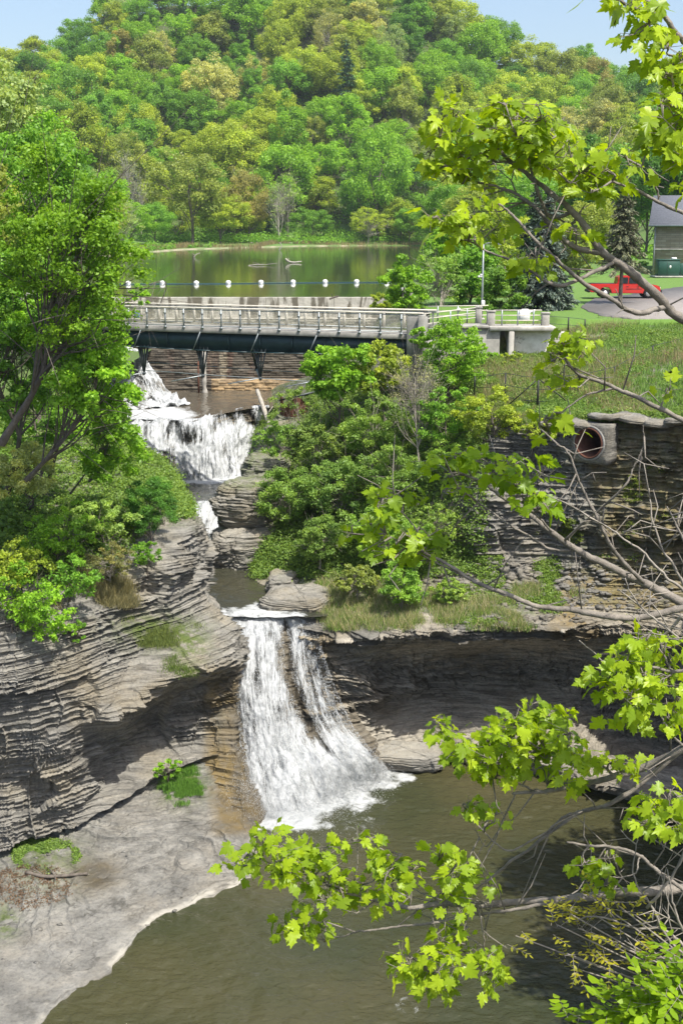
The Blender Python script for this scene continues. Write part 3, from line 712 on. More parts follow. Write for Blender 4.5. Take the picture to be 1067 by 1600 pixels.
tag(link('lake_water', make_mesh('lake_water', np.stack([X, Y, X*0+17.35], -1).reshape(-1, 3), grid_faces(4, 4), M['lake'], True)), kind='structure')

def waterfall(name, ctrl, nu, nv, mat, amp=.22, seed=0, thick=None, fu=1.6):
    g = loft(ctrl, nu, nv); n = -gnorm(g)
    du = np.linalg.norm(np.diff(g, axis=1), axis=-1); dv = np.linalg.norm(np.diff(g, axis=0), axis=-1)
    u = np.concatenate([np.zeros((nv, 1)), np.cumsum(du.mean(0))[None].repeat(nv, 0)], 1)
    v = np.concatenate([np.zeros((1, nu)), np.cumsum(dv.mean(1))[:, None].repeat(nu, 1)], 0)
    q = np.stack([u*fu, v*.45, u*0], -1)
    d = amp*(fbm(q, 4, seed)+.35*fbm(np.stack([u*5, v*2.5, u*0], -1), 3, seed+9)); d *= sstep(0, .6, v)*.9+.1
    g2 = g+n*d[..., None]
    th = thick(g2, u, v) if thick else u*0
    f = grid_faces(nv, nu)
    o = link(name, make_mesh(name, g2.reshape(-1, 3), f, M[mat], True, {'thick': th.ravel()}, uv=np.stack([u.ravel(), v.ravel()], 1)))
    return tag(o, kind='structure'), g2, n
def main_thick(g, u, v):
    px, py = proj(g)
    t = np.interp(py, [960, 990, 1060, 1120, 1180, 1270], [.22, .10, .05, .10, .22, .16])
    cx = np.interp(py, [965, 1060, 1150, 1230], [444, 452, 492, 560])     # the dark gap between the two arms
    gap = np.exp(-((px-cx)/np.interp(py, [965, 1060, 1150, 1230], [7, 10, 17, 10]))**2)*np.interp(py, [965, 1000, 1130, 1200], [.15, .55, .46, .0])
    arm = sstep(0, 40, px-cx)*np.interp(py, [960, 1050, 1150, 1230], [.0, -.16, -.05, .0])
    edge = -.8*sstep(10, 0, px-np.interp(py, [960, 1080, 1150, 1210, 1270], [352, 360, 366, 374, 384]))
    red = -.9*sstep(-16, 0, px-np.interp(py, [960, 1003, 1070, 1135, 1180, 1215], [486, 500, 525, 556, 592, 622]))
    return t-gap+arm+edge+red
wf, WG, WN = waterfall('waterfall', fg, 260, 380, 'falls', .20, 100, main_thick)
fg2 = fg.copy(); fg2[:, :, 1] -= np.array([0, .1, .25, .35, .4, .5])[:, None]
wf2, WG2, _ = waterfall('waterfall_spray', fg2, 200, 300, 'falls_thin', .32, 130, lambda g, u, v: main_thick(g, u, v)-.12)
# upper falls, little falls and the chute by the dam
def vloft(top, base, mid=.5, out=.35):
    t = np.array(top); b_ = np.array(base); rows_ = []
    for k in (0, .12, .35, .6, .85, 1.0):
        w = k**.62
        if k == 0: rows_.append(t+np.array([0, .7, .02]))
        q = t+(b_-t)*np.array([w, w, 0])[None]; q[:, 2] = t[:, 2]+(b_[:, 2]-t[:, 2])*k**1.15; rows_.append(q)
    return np.array(rows_)
ub = [Pz(x, y, 7.4) for x, y in ((110,770),(165,764),(212,757),(255,752),(298,752),(335,750),(362,744),(382,732),(400,716),(416,700))]
def uthick(g, u, v):
    px, py = proj(g)
    return .1*sstep(1.8, 3.5, v)+.25*np.exp(-((px-375)/22)**2)*sstep(650, 690, py)-.30*np.exp(-((px-350)/16)**2)*sstep(2.4, .6, v)-.25*np.exp(-((px-390)/14)**2)*sstep(700, 660, py)+.35*sstep(395, 408, px)+.06+.30*vn(np.stack([u*.9, v*1.1, u*0], -1), 33)
waterfall('upper_waterfall', vloft(np.array(UC)+np.array([0, 0, .04]), ub), 260, 160, 'falls', .22, 150, uthick, 1.3)
waterfall('upper_waterfall_spray', vloft(np.array(UC)+np.array([0, -.15, .0]), np.array(ub)+np.array([0, -.4, 0])), 200, 130, 'falls_thin', .28, 160, lambda g, u, v: uthick(g, u, v)-.1, 1.3)
sc_ = [Pz(x, y, 7.4) for x, y in ((268,793),(290,791),(315,789),(345,787),(362,787))]
sb_ = [Pz(x, y, 6.4) for x, y in ((290,835),(305,838),(318,838),(334,832),(346,824))]
waterfall('little_waterfall', vloft(np.array(sc_)+np.array([0, .1, .04]), sb_), 120, 90, 'falls', .16, 170, lambda g, u, v: .22*sstep(.2, .9, v)-.05, 2.0)
crest_wall('little_fall_rock_step', sc_, 6.0, 7.4, 62, .3, .5)
CH = cgrid([[(120,535,88.6),(165,536,88.8),(195,540,89),(216,546,89.2)], [(110,570,86.5),(160,573,86.8),(205,576,87.2),(243,583,87.4)],
            [(100,605,84),(160,608,84.4),(220,610,84.8),(268,613,85.2)], [(90,640,'10.75'),(160,642,'10.75'),(230,640,'10.75'),(298,632,'10.75')]])
waterfall('spillway_water', CH, 160, 140, 'falls', .35, 180, lambda g, u, v: .14+.25*vn(np.stack([u*.8, v*.5, u*0], -1), 4), 1.0)
bk = CH.copy(); bk[:, :, 1] += .7; bk[:, :, 2] -= .25
tag(rock_loft('spillway_rock', bk, 100, 100, 'rock_bounce', .5, 64, -1, attrs=lambda g: dict(wet=.7+0*g[..., 0])), kind='structure')

# flying droplets and foam beads round the falls
def drops(name, cen, vel, size, seed):
    rs = np.random.RandomState(seed); N = len(cen)
    a = vel/(np.linalg.norm(vel, axis=1)[:, None]+1e-9); r = np.cross(a, rs.normal(size=(N, 3))); r /= np.linalg.norm(r, axis=1)[:, None]+1e-9; u = np.cross(r, a)
    ln = (size*(1+rs.rand(N)*2.2))[:, None]; w = (size*.55)[:, None]
    V = np.stack([cen+a*ln, cen+r*w, cen+(-.5*r+.87*u)*w, cen+(-.5*r-.87*u)*w, cen-a*ln*.6], 1).reshape(-1, 3)
    b0 = np.arange(N)[:, None]*5
    Fc = np.concatenate([b0+np.array(t)[None] for t in ([0, 1, 2], [0, 2, 3], [0, 3, 1], [4, 2, 1], [4, 3, 2], [4, 1, 3])])
    return tag(link(name, make_mesh(name, V, Fc, M['foam'])), 'white flying spray around the falling water', 'spray', kind='stuff')
def spray_on(name, g, n, N, seed, outmax, bias=1.0, smin=.008, smax=.024, pmask=None):
    rs = np.random.RandomState(seed); nv, nu = g.shape[:2]
    vv = (rs.rand(N)**bias*(nv-2)).astype(int); uu = (rs.rand(N)*(nu-2)).astype(int)
    c = g[vv, uu]+n[vv, uu]*(rs.rand(N)**2*outmax*(vv/nv+.15))[:, None]+rs.normal(size=(N, 3))*.05
    if pmask is not None:
        k = pmask(c); c = c[k]; vv = vv[k]
    N = len(c); vel = np.stack([rs.normal(size=N)*.25, -.5+rs.normal(size=N)*.2, -1.5+rs.normal(size=N)*.3], 1)
    return drops(name, c, vel, smin+rs.rand(N)**2*(smax-smin), seed)
def inarms(c):
    px, py = proj(c); cx = np.interp(py, [965, 1060, 1150, 1230], [444, 452, 492, 560])
    w = np.interp(py, [965, 1060, 1150, 1230], [2, 4, 7, 0])
    return (np.abs(px-cx) > w) & (px < np.interp(py, [960, 1003, 1070, 1135, 1180, 1215], [486, 500, 522, 552, 588, 618]))
spray_on('falls_spray', WG, WN, 42000, 5, .7, .75, pmask=inarms)
rs = np.random.RandomState(6); bb_ = crv(base_pts, 60)[8:52]; k_ = rs.randint(0, len(bb_), 16000); hgt = rs.rand(16000)**2.2*1.7
cs_ = np.stack([bb_[k_, 0]+rs.normal(size=16000)*.5, bb_[k_, 1]-.2-np.abs(rs.normal(size=16000))*.75, .03+hgt], 1)
drops('falls_mist', cs_, rs.normal(size=(16000, 3)), .006+.010*rs.rand(16000), 7)

# ================================================================== BUILT THINGS
# ---- dam
DAMY = 91.0
t = empty('dam', (-10, DAMY, 10.7), 'long weathered concrete dam with dark streaks holding back the lake behind the footbridge', 'dam')
nx, nz = 620, 300
xs_ = np.linspace(-22.5, 4.2, nx); zs_ = np.linspace(10.2, 17.42, nz)
X, Z = np.meshgrid(xs_, zs_); p = np.stack([X, X*0+DAMY, Z], -1)
step = np.where(Z > 15.9, 0, -.55-.12*np.floor((15.9-Z)/.75)*.5)
step = step-.55*(Z < 11.5)*sstep(-11, -9, X)
kk = np.floor(Z/.17); ms = (hsh(kk, np.floor(X/.5+hsh(kk, kk*0, kk*0, 3)*4), kk*0, 4)-.5)
rough = np.where(Z > 15.9, .02*fbm(p*2, 3, 4), .08*ms+.09*fbm(p*1.2, 4, 5)-.05*(np.abs(Z/.17-np.round(Z/.17)) < .1))
g = np.stack([X, DAMY+step-rough, Z], -1)
cap = [g[-1]+np.array([0, .05*i, 0]) for i in (1, 4, 10, 14)]; cap[-1] = cap[-1]-np.array([0, 0, 1.2])
gg = np.concatenate([g, np.array(cap)])
m, n, l, b = newmat('dam_face'); v1 = mapping(n, l, (1, 1, 1)); vv = mapping(n, l, (1.3, 1.3, .22)); st = noise(n, l, vv, 1.0, 7, .68, .5)
sep = n.new('ShaderNodeSeparateXYZ'); l.new(v1, sep.inputs[0]); zr = sep.outputs[2]
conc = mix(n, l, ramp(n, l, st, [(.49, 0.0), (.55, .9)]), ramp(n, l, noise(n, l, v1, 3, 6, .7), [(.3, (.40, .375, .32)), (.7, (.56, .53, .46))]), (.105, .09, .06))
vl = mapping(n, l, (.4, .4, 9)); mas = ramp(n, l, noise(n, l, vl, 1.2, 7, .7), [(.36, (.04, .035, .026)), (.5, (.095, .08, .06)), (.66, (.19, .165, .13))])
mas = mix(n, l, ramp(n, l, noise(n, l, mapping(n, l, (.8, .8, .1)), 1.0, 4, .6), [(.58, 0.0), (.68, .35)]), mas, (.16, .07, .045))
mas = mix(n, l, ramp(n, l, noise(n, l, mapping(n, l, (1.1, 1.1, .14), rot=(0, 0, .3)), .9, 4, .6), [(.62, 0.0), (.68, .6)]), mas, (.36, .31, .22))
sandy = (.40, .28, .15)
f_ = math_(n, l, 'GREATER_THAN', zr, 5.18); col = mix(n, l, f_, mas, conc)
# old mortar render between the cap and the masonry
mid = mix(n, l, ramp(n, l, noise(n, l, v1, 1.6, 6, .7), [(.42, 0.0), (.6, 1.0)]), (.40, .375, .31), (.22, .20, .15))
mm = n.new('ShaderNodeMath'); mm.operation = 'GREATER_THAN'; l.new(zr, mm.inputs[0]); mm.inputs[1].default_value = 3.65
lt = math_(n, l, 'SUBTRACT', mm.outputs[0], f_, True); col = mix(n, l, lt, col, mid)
sx = math_(n, l, 'GREATER_THAN', sep.outputs[0], .4); lo_ = math_(n, l, 'LESS_THAN', zr, .8)
sn = math_(n, l, 'MULTIPLY', math_(n, l, 'MULTIPLY', sx, lo_), ramp(n, l, noise(n, l, mapping(n, l, (.5, .5, 2)), 1, 5, .7), [(.4, .25), (.55, 1.0)]))
col = mix(n, l, sn, col, sandy)
l.new(col, b.inputs['Base Color']); b.inputs['Roughness'].default_value = .85; bump(n, l, b, noise(n, l, v1, 5, 6, .7), .5, .06); M['dam'] = m
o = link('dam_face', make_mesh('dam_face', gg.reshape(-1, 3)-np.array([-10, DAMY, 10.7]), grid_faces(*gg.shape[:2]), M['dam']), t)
mb = MB(); mb.box((-10-(-10), .95, 5.4), (26.6, .5, 2.2)); mb.build('core_wall', M['concrete'], t)
MB().box((-13.4, .3, 4.0), (2.2, 1.5, 7.4), bev=.1).build('pier', M['concrete'], t)
MB().box((14.6, .9, 4.1), (1.4, 4, 6.4), bev=.1).build('pier', M['concrete'], t)
# broken white pillar standing in front of the dam
c = L(320, 88.2, 10.7); pv = []
for k in range(13):
    z = k*.26; r = .17+.03*math.sin(k*2.3)+(.12 if k < 1 else 0)-(.05 if k == 12 else 0)
    pv.append((.03*math.sin(k*1.7), .02*math.cos(k), z, r))
mb = MB(); mb.tube([q[:3] for q in pv], [q[3] for q in pv], 9)
tag(mb.build('pillar', M['pale_concrete'], None, loc=c-np.array([0, 0, .1])), 'slim broken pale pillar standing in the shallow water before the dam', 'pillar')
tag(MB().tube([(0, 0, 0), (0, 0, 1.1), (.02, 0, 2.4)], [.07, .07, .05], 6).build('pillar', M['rust'], None, loc=L(311, 88.3, 10.6)), 'short dark rusty post just left of the broken pale pillar', 'post')

# ---- footbridge
def BR(u, dz=0, dy=0):      # u = pixel along the deck's near edge -> point on the bridge axis
    Y = np.interp(u, [120, 640], [69.5, 62.8])
    p_ = L(u, Y, 17.15); q = np.array([p_[0], p_[1], 17.15+dz]); q += BN*dy; return q
_a = L(120, 69.5, 17.15); _b = L(640, 62.8, 17.15); BD = (_b-_a)/np.linalg.norm(_b-_a); BN = np.array([-BD[1], BD[0], 0])
BL = np.linalg.norm(_b-_a); BW = 2.6
t = empty('footbridge', _a, 'grey footbridge with wire mesh railings and dark teal girder crossing above the upper falls', 'bridge', rz=math.atan2(BD[1], BD[0]))
def bb(): return MB()
X0, X1 = -6.0, BL+.7
bb().box(((X0+X1)/2, BW/2, -.14), (X1-X0, BW, .26), bev=.02).build('deck', M['concrete'], t)
for y in (.25, BW-.25):
    g_ = bb(); n_ = 24; top = []; bot = []
    for i in range(n_+1):
        x = X0+(X1-X0)*i/n_; top.append((x, -.28)); bot.append((x, -1.02-.22*math.sin(math.pi*min(max((x+1)/(X1+1), 0), 1))))
    g_.prism(top+bot[::-1], 'y', y-.04, y+.04)
    for i in range(n_):
        xa, xb = bot[i][0], bot[i+1][0]; g_.beam((xa, y, bot[i][1]), (xb, y, bot[i+1][1]), .34, .05)
    for i in range(0, 46): g_.box((X0+.5+i*.62, y-.1 if y < 1 else y+.1, -.70), (.03, .12, .75)) if X0+.5+i*.62 < X1 and i % 3 == 0 else None
    g_.build('girder', M['teal'], t)
npost = int((BL)/1.13)+1
for side, y in ((0, .06), (1, BW-.06)):
    cap_ = bb().box(((X0+X1)/2, y, 1.08), (X1-X0, .17, .07), bev=.015); cap_.build('handrail', M['railwood'], t)
    bb().box(((X0+X1)/2, y, .98), (X1-X0, .05, .05)).build('rail', M['steel'], t)
    bb().box(((X0+X1)/2, y, .10), (X1-X0, .05, .05)).build('rail', M['steel'], t)
    off = .0 if side == 0 else .5
    bb().box(((X0+X1)/2, y+.0, .54), (X1-X0, .012, .84)).build('mesh_panel', M['mesh'], t)
    for i in range(-5, npost+1):
        x = i*1.13+off
        if x > X1: continue
        q = bb(); 
        if side == 0: q.box((x, y-.07, .50), (.07, .06, 1.02)); q.box((x, y-.07, .02), (.14, .10, .10)); q.box((x, y-.09, .78), (.11, .08, .09))
        else: q.box((x, y, .55), (.15, .05, .95))
        q.build('post', M['steel'] if side == 0 else M['railwood'], t)
# underslung truss struts
for u in (207, 300, 390, 480):
    xc = float((BR(u)-_a)@BD)
    for y, dx, zb in ((.25, .55, -2.65), (BW-.25, -.60, -2.45)):
        q = bb(); node = (xc+dx, y, zb)
        for tx in (-.40, -.15, .12, .40): q.tube([(node[0]+tx*.85, y, -1.05), (node[0]+tx*.08, y, zb+.1)], .045, 6)
        q.sphere(node, .11, 8, 6)
        q.build('strut', M['darksteel'], t)
    bb().tube([(xc+.55, .25, -2.65), (xc-.60, BW-.25, -2.45)], .06, 6).build('cross_brace', M['steel'], t)
    bb().beam((xc+.55, .25, -2.62), (xc-1.1, -.35, -2.95), .12, .05).build('cross_brace', M['steel'], t)
    bb().tube([(xc+.62, -.1, -.20), (xc+.1, -.02, -1.25)], .03, 5).build('hanger', M['steel'], t)
for y, z in ((.25, -2.5), (BW-.25, -2.32)):
    bb().tube([(X0, y, z+.25), (BL*.5, y, z-.12), (X1, y, z-.3)], .022, 5).build('tension_rod', M['steel'], t)
# end pillar
mb = MB(); mb.box((0, 0, -.35), (1.0, .5, 2.5), bev=.03); mb.box((.34, -.32, -.3), (.34, .3, 2.6), bev=.02)
e = mb.build('end_pillar', M['concrete'], t); e.location = (BL+.35, .15, .0)
MB().box((0, 0, 0), (1.2, 2.4, 2.6), bev=.05).build('abutment', M['concrete'], t).location = (BL+.4, BW/2+.4, -1.72)
MB().box((0, 0, 0), (1.6, 3.6, 5), bev=.05).build('abutment', M['concrete'], t).location = (X0+.2, BW/2, -2.8)
M['blue'] = plain('faded_blue_paint', (.16, .22, .36), .6, var=.1, bmp=0)
o = MB().box((0, 0, 0), (.34, .03, .36), bev=.01).build('sign_panel', M['blue'], None, loc=BR(217, .62, -.14)); o.rotation_euler = (0, 0, math.atan2(BD[1], BD[0]))
tag(o, 'small faded blue panel fixed on the near railing at the left end of the footbridge', 'sign')

# ---- concrete retaining walls and railings to the right of the bridge
def WP(px, py, Y): return P(px, py, Y)
t = empty('retaining_wall', L(760, 66, 15), 'stained grey and white concrete retaining wall at the right end of the footbridge', 'wall')
T0 = np.array(L(760, 66, 15))
def wbox(px0, px1, Y0, Y1, z0, z1, name, mat, bev=.03):
    a = L(px0, Y0, z1); b2 = L(px1, Y0, z1); cx = (a[0]+b2[0])/2
    mb = MB().box((cx-T0[0], (Y0+Y1)/2-T0[1], (z0+z1)/2-T0[2]), (b2[0]-a[0], Y1-Y0, z1-z0), bev=bev); return mb.build(name, mat, t)
m, n, l, b = newmat('stained_white_concrete'); v1 = mapping(n, l, (1, 1, 1)); f = noise(n, l, v1, 2.2, 7, .75)
l.new(mix(n, l, ramp(n, l, noise(n, l, v1, 1.1, 6, .8), [(.55, 0.0), (.62, .9)]), ramp(n, l, f, [(.3, (.42, .39, .33)), (.6, (.62, .60, .54))]), (.16, .14, .11)), b.inputs['Base Color']); b.inputs['Roughness'].default_value = .9; bump(n, l, b, f, .3, .02); M['whitewall'] = m
wbox(655, 781, 65.2, 66.2, 13.2, 17.25, 'wall_section', M['concrete'])
wbox(781.5, 803, 66.9, 67.4, 13.4, 17.1, 'wall_section', M['concrete'])
wbox(795, 803.4, 65.0, 66.85, 13.4, 17.12, 'buttress', M['pale_concrete'])
wbox(803.8, 862, 65.6, 66.4, 13.6, 17.1, 'wall_section', M['whitewall'])
wbox(862.4, 886, 65.8, 66.5, 14.6, 17.0, 'wall_section', M['pale_concrete'])
wbox(765, 868, 65.0, 66.9, 17.13, 17.36, 'coping', M['pale_concrete'])
wbox(655, 764, 65.05, 66.6, 17.26, 17.42, 'coping', M['concrete'])
def pillar(px, Y, z0, z1, w, label):
    c = L(px, Y, z0); o = MB().box((0, 0, (z1-z0)/2), (w, w, z1-z0), bev=.03).box((0, 0, z1-z0-.03), (w+.06, w+.06, .08), bev=.015).build('concrete_pillar', M['pale_concrete'], None, loc=c)
    tag(o, label, 'pillar', 'square concrete pillars along the wall railing')
pillar(747, 68.0, 17.3, 18.22, .34, 'square concrete pillar nearest the lamp post, left of its twin on the wall')
pillar(766, 65.8, 17.3, 18.15, .42, 'middle square concrete pillar on the wall corner above the grey wall face')
pillar(851, 65.9, 17.3, 18.05, .40, 'rightmost square concrete pillar on the wall above the white stained face')
def railing(name, pts, label, nposts):
    t = empty(name, pts[0], label, 'railing', 'pipe railings on the retaining wall'); o0 = np.array(pts[0]); a = np.array(pts[0])-o0; b2 = np.array(pts[1])-o0
    for h in (.28, .55, .82): MB().tube([a+(0, 0, h), b2+(0, 0, h)], .028, 6).build('rail', M['railwood'], t)
    for i in range(nposts):
        q = a+(b2-a)*(i+.5)/nposts; MB().tube([q, q+(0, 0, .84)], .04, 6).build('post', M['steel'], t)
railing('pipe_railing', (L(662, 64.6, 17.25), L(742, 67.8, 17.35)), 'pale pipe railing running from the bridge end to the lamp post pillar', 3)
railing('pipe_railing', (L(771, 65.8, 17.35), L(845, 65.9, 17.35)), 'pale pipe railing between the middle and the rightmost concrete pillars', 3)
railing('pipe_railing', (L(668, 70.5, 17.25), L(762, 69.8, 17.35)), 'second pale pipe railing set back behind the wall, left of the lamp post', 3)
MB_ = MB().box((0, 0, .32), (.62, .5, .6), bev=.08).tube([(.2, 0, .5), (.62, -.05, .62)], .07, 8).box((.05, 0, .65), (.4, .36, .08), bev=.03)
tag(MB_.build('utility_tank', M['white'], None, loc=L(818, 69.5, 17.3)), 'small rounded white tank with a spout behind the wall railing', 'tank')

# ---- lamp post with camera
t = empty('street_lamp', L(752, 70.5, 17.3), 'slim grey lamp post with a short arm and a white camera behind the bridge end', 'street lamp')
MB().tube([(0, 0, 0), (0, 0, 1.9), (0, 0, 4.25)], [.07, .06, .045], 8).build('pole', M['steel'], t)
MB().box((0, 0, .06), (.32, .32, .12), bev=.02).build('base', M['pale_concrete'], t)
a_ = MB().tube([(0, 0, 4.2), (.22, -.05, 4.32), (.75, -.1, 4.33)], .03, 6).build('arm', M['steel'], t)
MB().box((0, 0, 0), (.34, .16, .10), bev=.03).build('lamp_head', M['steel'], t).location = (.88, -.1, 4.30)
MB().box((0, 0, 0), (.26, .12, .03), bev=.01).build('lamp_lens', M['lamp'], t).location = (.88, -.1, 4.235)
MB().tube([(0, 0, 0), (-.12, 0, .02)], .05, 8).sphere((-.17, 0, 0), .065, 8, 6).box((-.05, 0, .1), (.12, .12, .1), bev=.02).build('camera_unit', M['white'], t).location = (-.05, -.02, 2.45)
MB().box((0, -.09, 0), (.2, .12, .34), bev=.02).build('switch_box', M['white'], t).location = (.05, 0, .95)
tag(MB().sphere((0, 0, .12), .12, 10, 8).tube([(0, 0, -.05), (0, 0, .1)], .05, 8).build('path_light', M['lamp'], None, loc=L(716, 68.5, 17.9)), 'small round white globe light left of the lamp post among leaves', 'light')

# ---- pickup truck
tz = 17.42; tc = L(972, 90.5, tz)
t = empty('pickup_truck', tc, 'red pickup truck with black bumpers parked on the asphalt behind the spruce', 'truck', rz=R(-3))
LN = 5.1; h2 = .92
def tp(*a): return [(x-LN/2, z) for x, z in a]
low = tp((0, .55), (.02, .98), (.10, 1.04), (2.02, 1.04), (2.02, 1.00), (3.72, 1.0), (4.25, .99), (4.85, .93), (5.05, .80), (5.1, .45), (4.72, .38), (4.66, .60), (4.48, .77), (4.22, .80), (3.98, .72), (3.86, .45), (3.84, .36), (1.58, .36), (1.52, .6), (1.36, .77), (1.1, .80), (.86, .72), (.74, .5), (.70, .42), (.1, .42))
# body side profile as strips to stay convex-free: triangulate through bmesh
import bmesh
def ngon_prism(name, poly, y0, y1, mat, parent, bev=.0):
    bm = bmesh.new(); a = [bm.verts.new((x, y0, z)) for x, z in poly]; b2 = [bm.verts.new((x, y1, z)) for x, z in poly]; k = len(poly)
    bm.faces.new(a); bm.faces.new(b2[::-1])
    for i in range(k): bm.faces.new((a[(i+1) % k], a[i], b2[i], b2[(i+1) % k]))
    bmesh.ops.recalc_face_normals(bm, faces=bm.faces)
    if bev: bmesh.ops.bevel(bm, geom=[e_ for e_ in bm.edges if abs(e_.verts[0].co.y-e_.verts[1].co.y) < 1e-6], offset=bev, segments=2, affect='EDGES')
    bmesh.ops.triangulate(bm, faces=[f for f in bm.faces if len(f.verts) > 4])
    me = bpy.data.meshes.new(name); bm.to_mesh(me); bm.free(); me.materials.append(mat); return link(name, me, parent)
ngon_prism('body', low, -h2, h2, M['red'], t, .04)
cab = tp((1.98, 1.0), (2.06, 1.50), (2.22, 1.60), (3.05, 1.60), (3.2, 1.56), (3.86, 1.0))
ngon_prism('cab', cab, -h2+.12, h2-.12, M['red'], t, .05)
for sy in (-1, 1):
    y0, y1 = sorted((sy*(h2-.125), sy*(h2-.095)))
    ngon_prism('window', tp((2.16, 1.06), (2.2, 1.44), (2.3, 1.50), (2.74, 1.50), (2.74, 1.06)), y0, y1, M['glass'], t)
    ngon_prism('window', tp((2.82, 1.06), (2.82, 1.50), (3.06, 1.50), (3.58, 1.06)), y0, y1, M['glass'], t)
    MB().box((.62, sy*(h2+.005), .68), (1.15, .02, .03)).build('side_trim', M['black'], t)
    MB().box((.15, sy*(h2+.012), .86), (.16, .03, .035), bev=.01).build('door_handle', M['black'], t)
    MB().box((1.02, sy*(h2+.08), 1.08), (.12, .18, .14), bev=.03).build('mirror', M['black'], t)
    for wx in (1.11-LN/2, 4.24-LN/2):
        w_ = MB().tube([(0, -.13, 0), (0, -.10, 0), (0, .10, 0), (0, .13, 0)], [.29, .35, .35, .29], 20).build('wheel', M['rubber'], t, loc=(wx, sy*(h2-.15), .35))
        r_ = MB().tube([(0, 0, 0), (0, sy*.02, 0)], [.20, .19], 14).build('rim', M['rim'], w_); r_.location = (0, sy*.125, 0)
    MB().box((LN/2-.06, sy*.72, .74), (.08, .3, .16), bev=.02).build('headlight', M['lamp'], t)
    MB().box((-LN/2+.0, sy*.80, .80), (.06, .12, .26), bev=.02).build('taillight', M['red'], t)
wg = MB(); wg.add([(3.21-LN/2, -.72, 1.53), (3.21-LN/2, .72, 1.53), (3.86-LN/2, .76, 1.03), (3.86-LN/2, -.76, 1.03), (3.19-LN/2, -.72, 1.50), (3.19-LN/2, .72, 1.50), (3.82-LN/2, .76, 1.01), (3.82-LN/2, -.76, 1.01)], [(0, 1, 2, 3), (7, 6, 5, 4), (0, 4, 5, 1), (1, 5, 6, 2), (2, 6, 7, 3), (3, 7, 4, 0)]); w2_ = wg.build('windscreen', M['glass'], t); w2_.location = (.03, 0, .02)
MB().box((LN/2+.03, 0, .52), (.16, 1.8, .24), bev=.05).build('bumper', M['black'], t)
MB().box((-LN/2-.04, 0, .50), (.16, 1.75, .18), bev=.04).build('bumper', M['black'], t)
MB().box((LN/2+.0, 0, .76), (.05, 1.1, .18), bev=.02).build('grille', M['black'], t)
MB().box((-1.55, 0, 1.03), (1.85, 1.55, .03)).build('bed_liner', M['black'], t)

# ---- stone building
bz = 17.6; BY = 128.0
t = empty('stone_building', L(1100, BY, bz), 'small beige stone building with grey shingled roof behind the truck', 'building', rz=R(-17))
m, n, l, b = newmat('stone_blocks'); tc_ = n.new('ShaderNodeTexCoord'); br = n.new('ShaderNodeTexBrick'); mp = n.new('ShaderNodeMapping'); mp.inputs['Rotation'].default_value = (R(90), 0, 0)
l.new(tc_.outputs['Object'], mp.inputs[0]); l.new(mp.outputs[0], br.inputs['Vector']); br.inputs['Scale'].default_value = 1.0
br.inputs['Brick Width'].default_value = .9; br.inputs['Row Height'].default_value = .22; br.inputs['Mortar Size'].default_value = .018
br.inputs['Color1'].default_value = (.30, .25, .18, 1); br.inputs['Color2'].default_value = (.42, .37, .29, 1); br.inputs['Mortar'].default_value = (.22, .2, .17, 1)
l.new(mix(n, l, .5, br.outputs[0], ramp(n, l, noise(n, l, tc_.outputs['Object'], 1.5, 4), [(.3, (.75, .7, .62)), (.7, (1.1, 1.08, 1.0))]), 'MULTIPLY'), b.inputs['Base Color']); b.inputs['Roughness'].default_value = .9; bump(n, l, b, br.outputs[1], .3, .02); M['stone'] = m
bx0 = L(1020, BY, bz)[0]-L(1100, BY, bz)[0]; HH = 5.0
MB().box((bx0+7, 5, HH/2-.3), (14, 10, HH+.6)).build('wall', M['stone'], t)
MB().box((bx0+7, -.03, 2.55), (14.06, .14, .16), bev=.01).build('band_course', M['pale_concrete'], t)
m, n, l, b = newmat('roof_shingles'); vv = mapping(n, l, (1, 1, 1)); f = noise(n, l, vv, 6, 5, .7); wv = n.new('ShaderNodeTexWave'); wv.bands_direction = 'Z'; wv.inputs['Scale'].default_value = 1.6; l.new(vv, wv.inputs[0])
l.new(mix(n, l, .5, ramp(n, l, f, [(.3, (.13, .135, .155)), (.7, (.22, .225, .245))]), ramp(n, l, wv.outputs[1], [(0, .8), (.1, 1.0)]), 'MULTIPLY'), b.inputs['Base Color']); b.inputs['Roughness'].default_value = .9; bump(n, l, b, wv.outputs[1], .4, .03); M['shingle'] = m
rp = [(-.55, HH-.15), (-.55, HH+.05), (5, HH+3.1), (10.55, HH+.05), (10.55, HH-.15), (5, HH+2.85)]
rf = MB(); rf.add([(x, y, z) for x in (bx0-.55, bx0+14.5) for y, z in rp], [(0, 1, 2, 5), (5, 2, 3, 4), (6, 11, 8, 7), (11, 10, 9, 8), (0, 6, 7, 1), (1, 7, 8, 2), (2, 8, 9, 3), (3, 9, 10, 4), (4, 10, 11, 5), (5, 11, 6, 0)])
r_ = rf.build('roof', M['shingle'], t)
MB().beam((bx0-.6, -.62, HH-.05), (bx0+14.5, -.62, HH-.05), .14, .14).build('gutter', M['steel'], r_)
gb = MB(); gb.add([(bx0+.02, .02, HH), (bx0+.02, 9.98, HH), (bx0+.02, 5, HH+2.75), (bx0+.2, .02, HH), (bx0+.2, 9.98, HH), (bx0+.2, 5, HH+2.75)], [(0, 2, 1), (3, 4, 5), (0, 3, 5, 2), (2, 5, 4, 1), (1, 4, 3, 0)]); gb.build('gable', M['stone'], t)
wx_ = L(1048, BY, bz+1)[0]-L(1100, BY, bz)[0]
wo = MB().box((wx_, -.01, .95), (1.25, .06, 1.15)).build('window', M['glass'], t)
fr = MB()
for i in range(6): fr.box((wx_-.6+i*.24, -.07, .95), (.05, .05, 1.15))
for i in range(5): fr.box((wx_, -.073, .42+i*.265), (1.25, .05, .05))
fr.build('frame', M['white'], wo)
